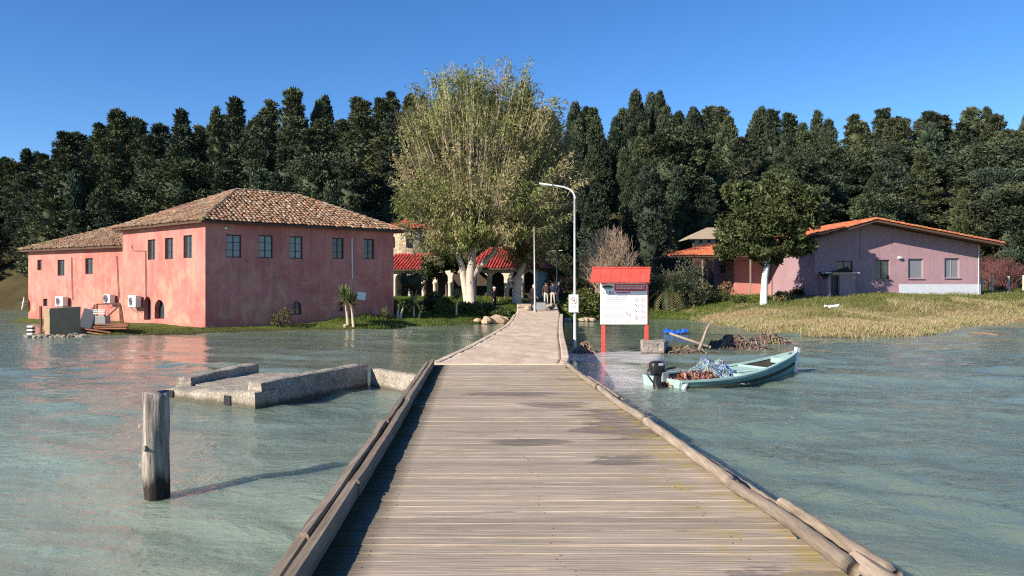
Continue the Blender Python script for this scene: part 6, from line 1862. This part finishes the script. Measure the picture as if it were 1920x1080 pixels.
# ------------------------------------------------------------------ people at the end of the causeway
SKIN = m_plain('skin', (.45, .27, .19), .6, .3, .08, 9)
def cloth(n, c): return m_plain(n, c, .9, .15, .2, 9)
def person(px, Y, z0, h, face, label, top, legs, hair, stride=.12, arms=(.12, .12), pack=None, hat=None):
    x0 = at(px, 0, Y).x
    rt = thing('person', label, 'person', (x0, Y, z0))
    k = h / 1.75
    J = {'pelvis': (0, 0, .95), 'waist': (0, 0, 1.08), 'chest': (0, .01, 1.30), 'neck': (0, .0, 1.47), 'chin': (0, -.015, 1.53), 'head': (0, -.015, 1.63), 'crown': (0, 0, 1.72),
         'shL': (-.17, 0, 1.41), 'shR': (.17, 0, 1.41), 'elL': (-.23, .03, 1.14), 'elR': (.23, .03, 1.14), 'wrL': (-.23, -arms[0], .90), 'wrR': (.23, -arms[1], .90), 'haL': (-.22, -arms[0] - .02, .83), 'haR': (.22, -arms[1] - .02, .83),
         'hiL': (-.09, 0, .90), 'hiR': (.09, 0, .90), 'knL': (-.1, -stride * .6, .50), 'knR': (.1, stride * .3, .50), 'anL': (-.1, -stride, .08), 'anR': (.1, stride, .08), 'toL': (-.11, -stride - .17, .035), 'toR': (.11, stride - .17, .035)}
    R = {'pelvis': .145, 'waist': .135, 'chest': .16, 'neck': .06, 'chin': .075, 'head': .098, 'crown': .07, 'shL': .075, 'shR': .075, 'elL': .05, 'elR': .05, 'wrL': .032, 'wrR': .032, 'haL': .038, 'haR': .038, 'hiL': .095, 'hiR': .095, 'knL': .062, 'knR': .062, 'anL': .045, 'anR': .045, 'toL': .038, 'toR': .038}
    Ed = [('pelvis', 'waist'), ('waist', 'chest'), ('chest', 'neck'), ('neck', 'chin'), ('chin', 'head'), ('head', 'crown'), ('chest', 'shL'), ('chest', 'shR'), ('shL', 'elL'), ('shR', 'elR'), ('elL', 'wrL'), ('elR', 'wrR'), ('wrL', 'haL'), ('wrR', 'haR'),
          ('pelvis', 'hiL'), ('pelvis', 'hiR'), ('hiL', 'knL'), ('hiR', 'knR'), ('knL', 'anL'), ('knR', 'anR'), ('anL', 'toL'), ('anR', 'toR')]
    nm = list(J); me = bpy.data.meshes.new('b'); me.from_pydata([Vector(J[n]) for n in nm], [(nm.index(a), nm.index(b)) for a, b in Ed], [])
    o = bpy.data.objects.new('b', me); COL.objects.link(o)
    o.modifiers.new('skin', 'SKIN')
    if not me.skin_vertices: return rt
    for i, n in enumerate(nm):
        sv = me.skin_vertices[0].data[i]; r = R[n]; sv.radius = (r, r * (.72 if n in ('chest', 'waist', 'pelvis') else 1)); sv.use_root = (n == 'pelvis')
    o.modifiers.new('sub', 'SUBSURF').levels = 1
    dg = bpy.context.evaluated_depsgraph_get(); bm_ = bpy.data.meshes.new_from_object(o.evaluated_get(dg))
    bpy.data.objects.remove(o)
    V = [v.co.copy() for v in bm_.vertices]; F = [tuple(p.vertices) for p in bm_.polygons]
    mb = MB(); mb.add(V, F)
    for sx, hd in ((-1, 'haL'), (1, 'haR')):       # five fingers on each hand
        c = Vector(J[hd])
        for f in range(5):
            a = c + Vector((sx * .004, (f - 2) * .016, -.01)); 
            e = a + (Vector((sx * -.012, (f - 2) * .004 - .012, -.075 + .008 * abs(f - 2))) if f else Vector((-sx * .02, -.045, -.03)))
            mb.tube([a, (a + e) / 2 + Vector((sx * .006, 0, 0)), e], [.0095, .009, .0065], 6)
    Rz = Matrix.Rotation(face, 3, 'Z')
    body = MB(); body.add([Rz @ (Vector(v) * k) + Vector((x0, Y, z0)) for v in mb.v], mb.f)
    bo = body.build('body', SKIN, rt, True)
    for m_ in (top, legs, hair, M['black']): bo.data.materials.append(m_)
    for p in bo.data.polygons:
        c = sum((Vector(mb.v[i]) for i in p.vertices), Vector()) / len(p.vertices)
        arm = abs(c.x) > .16 and c.z < 1.3
        mi = 0
        if c.z < .075: mi = 4
        elif c.z < .98 and not arm: mi = 2
        elif c.z < 1.475 and not (arm and c.z < .92): mi = 1
        elif c.z > 1.66 or (c.z > 1.54 and c.y > .015): mi = 3
        p.material_index = mi
    def loc(v): return Rz @ (Vector(v) * k) + Vector((x0, Y, z0))
    mb = MB(); mb.tube([loc((0, -.1, 1.635)), loc((0, -.13, 1.605))], [.014, .018], 6); mb.build('nose', SKIN, rt, True)
    for sx in (-1, 1):
        mb = MB(); mb.tube([loc((sx * .035, -.098, 1.645)), loc((sx * .035, -.108, 1.645))], .011, 6); mb.build('eye', M['black'], rt)
        mb = MB(); mb.tube([loc((sx * .09, .005, 1.63)), loc((sx * .108, .015, 1.635))], [.028, .022], 6); mb.build('ear', SKIN, rt, True)
    mb = MB(); mb.tube([loc((-.025, -.098, 1.57)), loc((.025, -.098, 1.57))], .008, 5); mb.build('mouth', M['ink_red'], rt)
    if pack is not None:
        mb = MB(); mb.box(loc((0, .2, 1.24)), (.32 * k, .2 * k, .46 * k), face); bevel(mb.build('backpack', pack, rt), .06, 3)
    if hat is not None:
        mb = MB(); mb.lathe(loc((0, 0, 1.66)), [(.125, 0), (.115, .06), (.08, .1), (0, .115)], 14); mb.build('cap', hat, rt, True)
    return rt
BLK, NAVY, BRN, KHA, LT, WHT = cloth('black_cloth', (.018, .018, .02)), cloth('navy_cloth', (.025, .03, .05)), cloth('dark_brown_cloth', (.07, .045, .04)), cloth('khaki_cloth', (.2, .17, .11)), cloth('pale_trousers', (.5, .46, .4)), cloth('white_cloth', (.7, .7, .68))
HAIR = cloth('dark_hair', (.03, .022, .018)); GREY = cloth('grey_hair', (.4, .38, .36))
person(1000.5, 49, cw(49)[2], 1.74, 2.6, 'person in black standing beside the slim pole at the causeway end', BLK, BLK, GREY, .08)
person(1024, 56, cw(56)[2], 1.78, math.pi, 'person in dark brown jacket and pale trousers seen from behind', BRN, LT, HAIR, .1, (.1, .1), BRN)
person(1036.5, 57, cw(57)[2], 1.76, 2.9, 'person in dark navy jacket and light trousers between two others', NAVY, LT, HAIR, .14)
person(1048, 58.5, cw(58.5)[2], 1.78, -2.6, 'fair haired person in dark clothes at the right of the group', NAVY, BLK, WHT, .08)
person(927, 56, gz(at(927, 0, 56).x, 56), 1.76, .6, 'person in black with white cap below the church arches', BLK, BLK, HAIR, .1, (.2, .2), None, WHT)
q = at(1012, 0, 50.5); zc_ = cw(50.5)[2]
bx_ = thing('grey_box', 'low grey box at the end of the causeway in front of the people', 'box', (q.x, 50.5, zc_))
mb = MB(); mb.box((q.x, 50.5, zc_ + .27), (.78, .5, .5)); bevel(mb.build('body', M['grey_metal'], bx_), .03)
mb = MB(); mb.box((q.x, 50.5, zc_ + .55), (.84, .56, .05)); bevel(mb.build('lid', M['black'], bx_), .01)
for s_ in (-1, 1): mb = MB(); mb.tube([(q.x + s_ * .44, 50.3, zc_ + .08), (q.x + s_ * .5, 50.3, zc_ + .08)], .09, 12); mb.build('wheel', M['black'], bx_)
q = at(1033, 0, 51.5)
stone('boulder', 'grey rough stone right of the grey box', (q.x, 51.5, cw(51.5)[2] + .2), .32, 'boulders by the shore', 'stone', 'boulder')
q = at(990, 0, 50.2)
stone('boulder', 'brown stone left of the grey box', (q.x, 50.2, cw(50.2)[2] + .15), .26, 'boulders by the shore', 'tan_stone', 'boulder')

# stones of the small groups are told apart by their order along the shore
for nm_, tail in (('shore_stone', 'pale stone on the little beach right of the causeway'), ('foot_stone', 'small stone along the waterline of the shaded pink wall'), ('white_stone', 'whitish stone in the grass below the lean-to shed')):
    L = [o for o in COL.objects if o.name.split('.')[0] == nm_]
    def px_of(o):
        c = sum((v.co for v in o.data.vertices), Vector()) / len(o.data.vertices); return c.x / c.y
    L.sort(key=px_of)
    for i, o in enumerate(L): o['label'] = ('rightmost' if i == len(L) - 1 else ORD[min(i, 12)]) + ' ' + tail
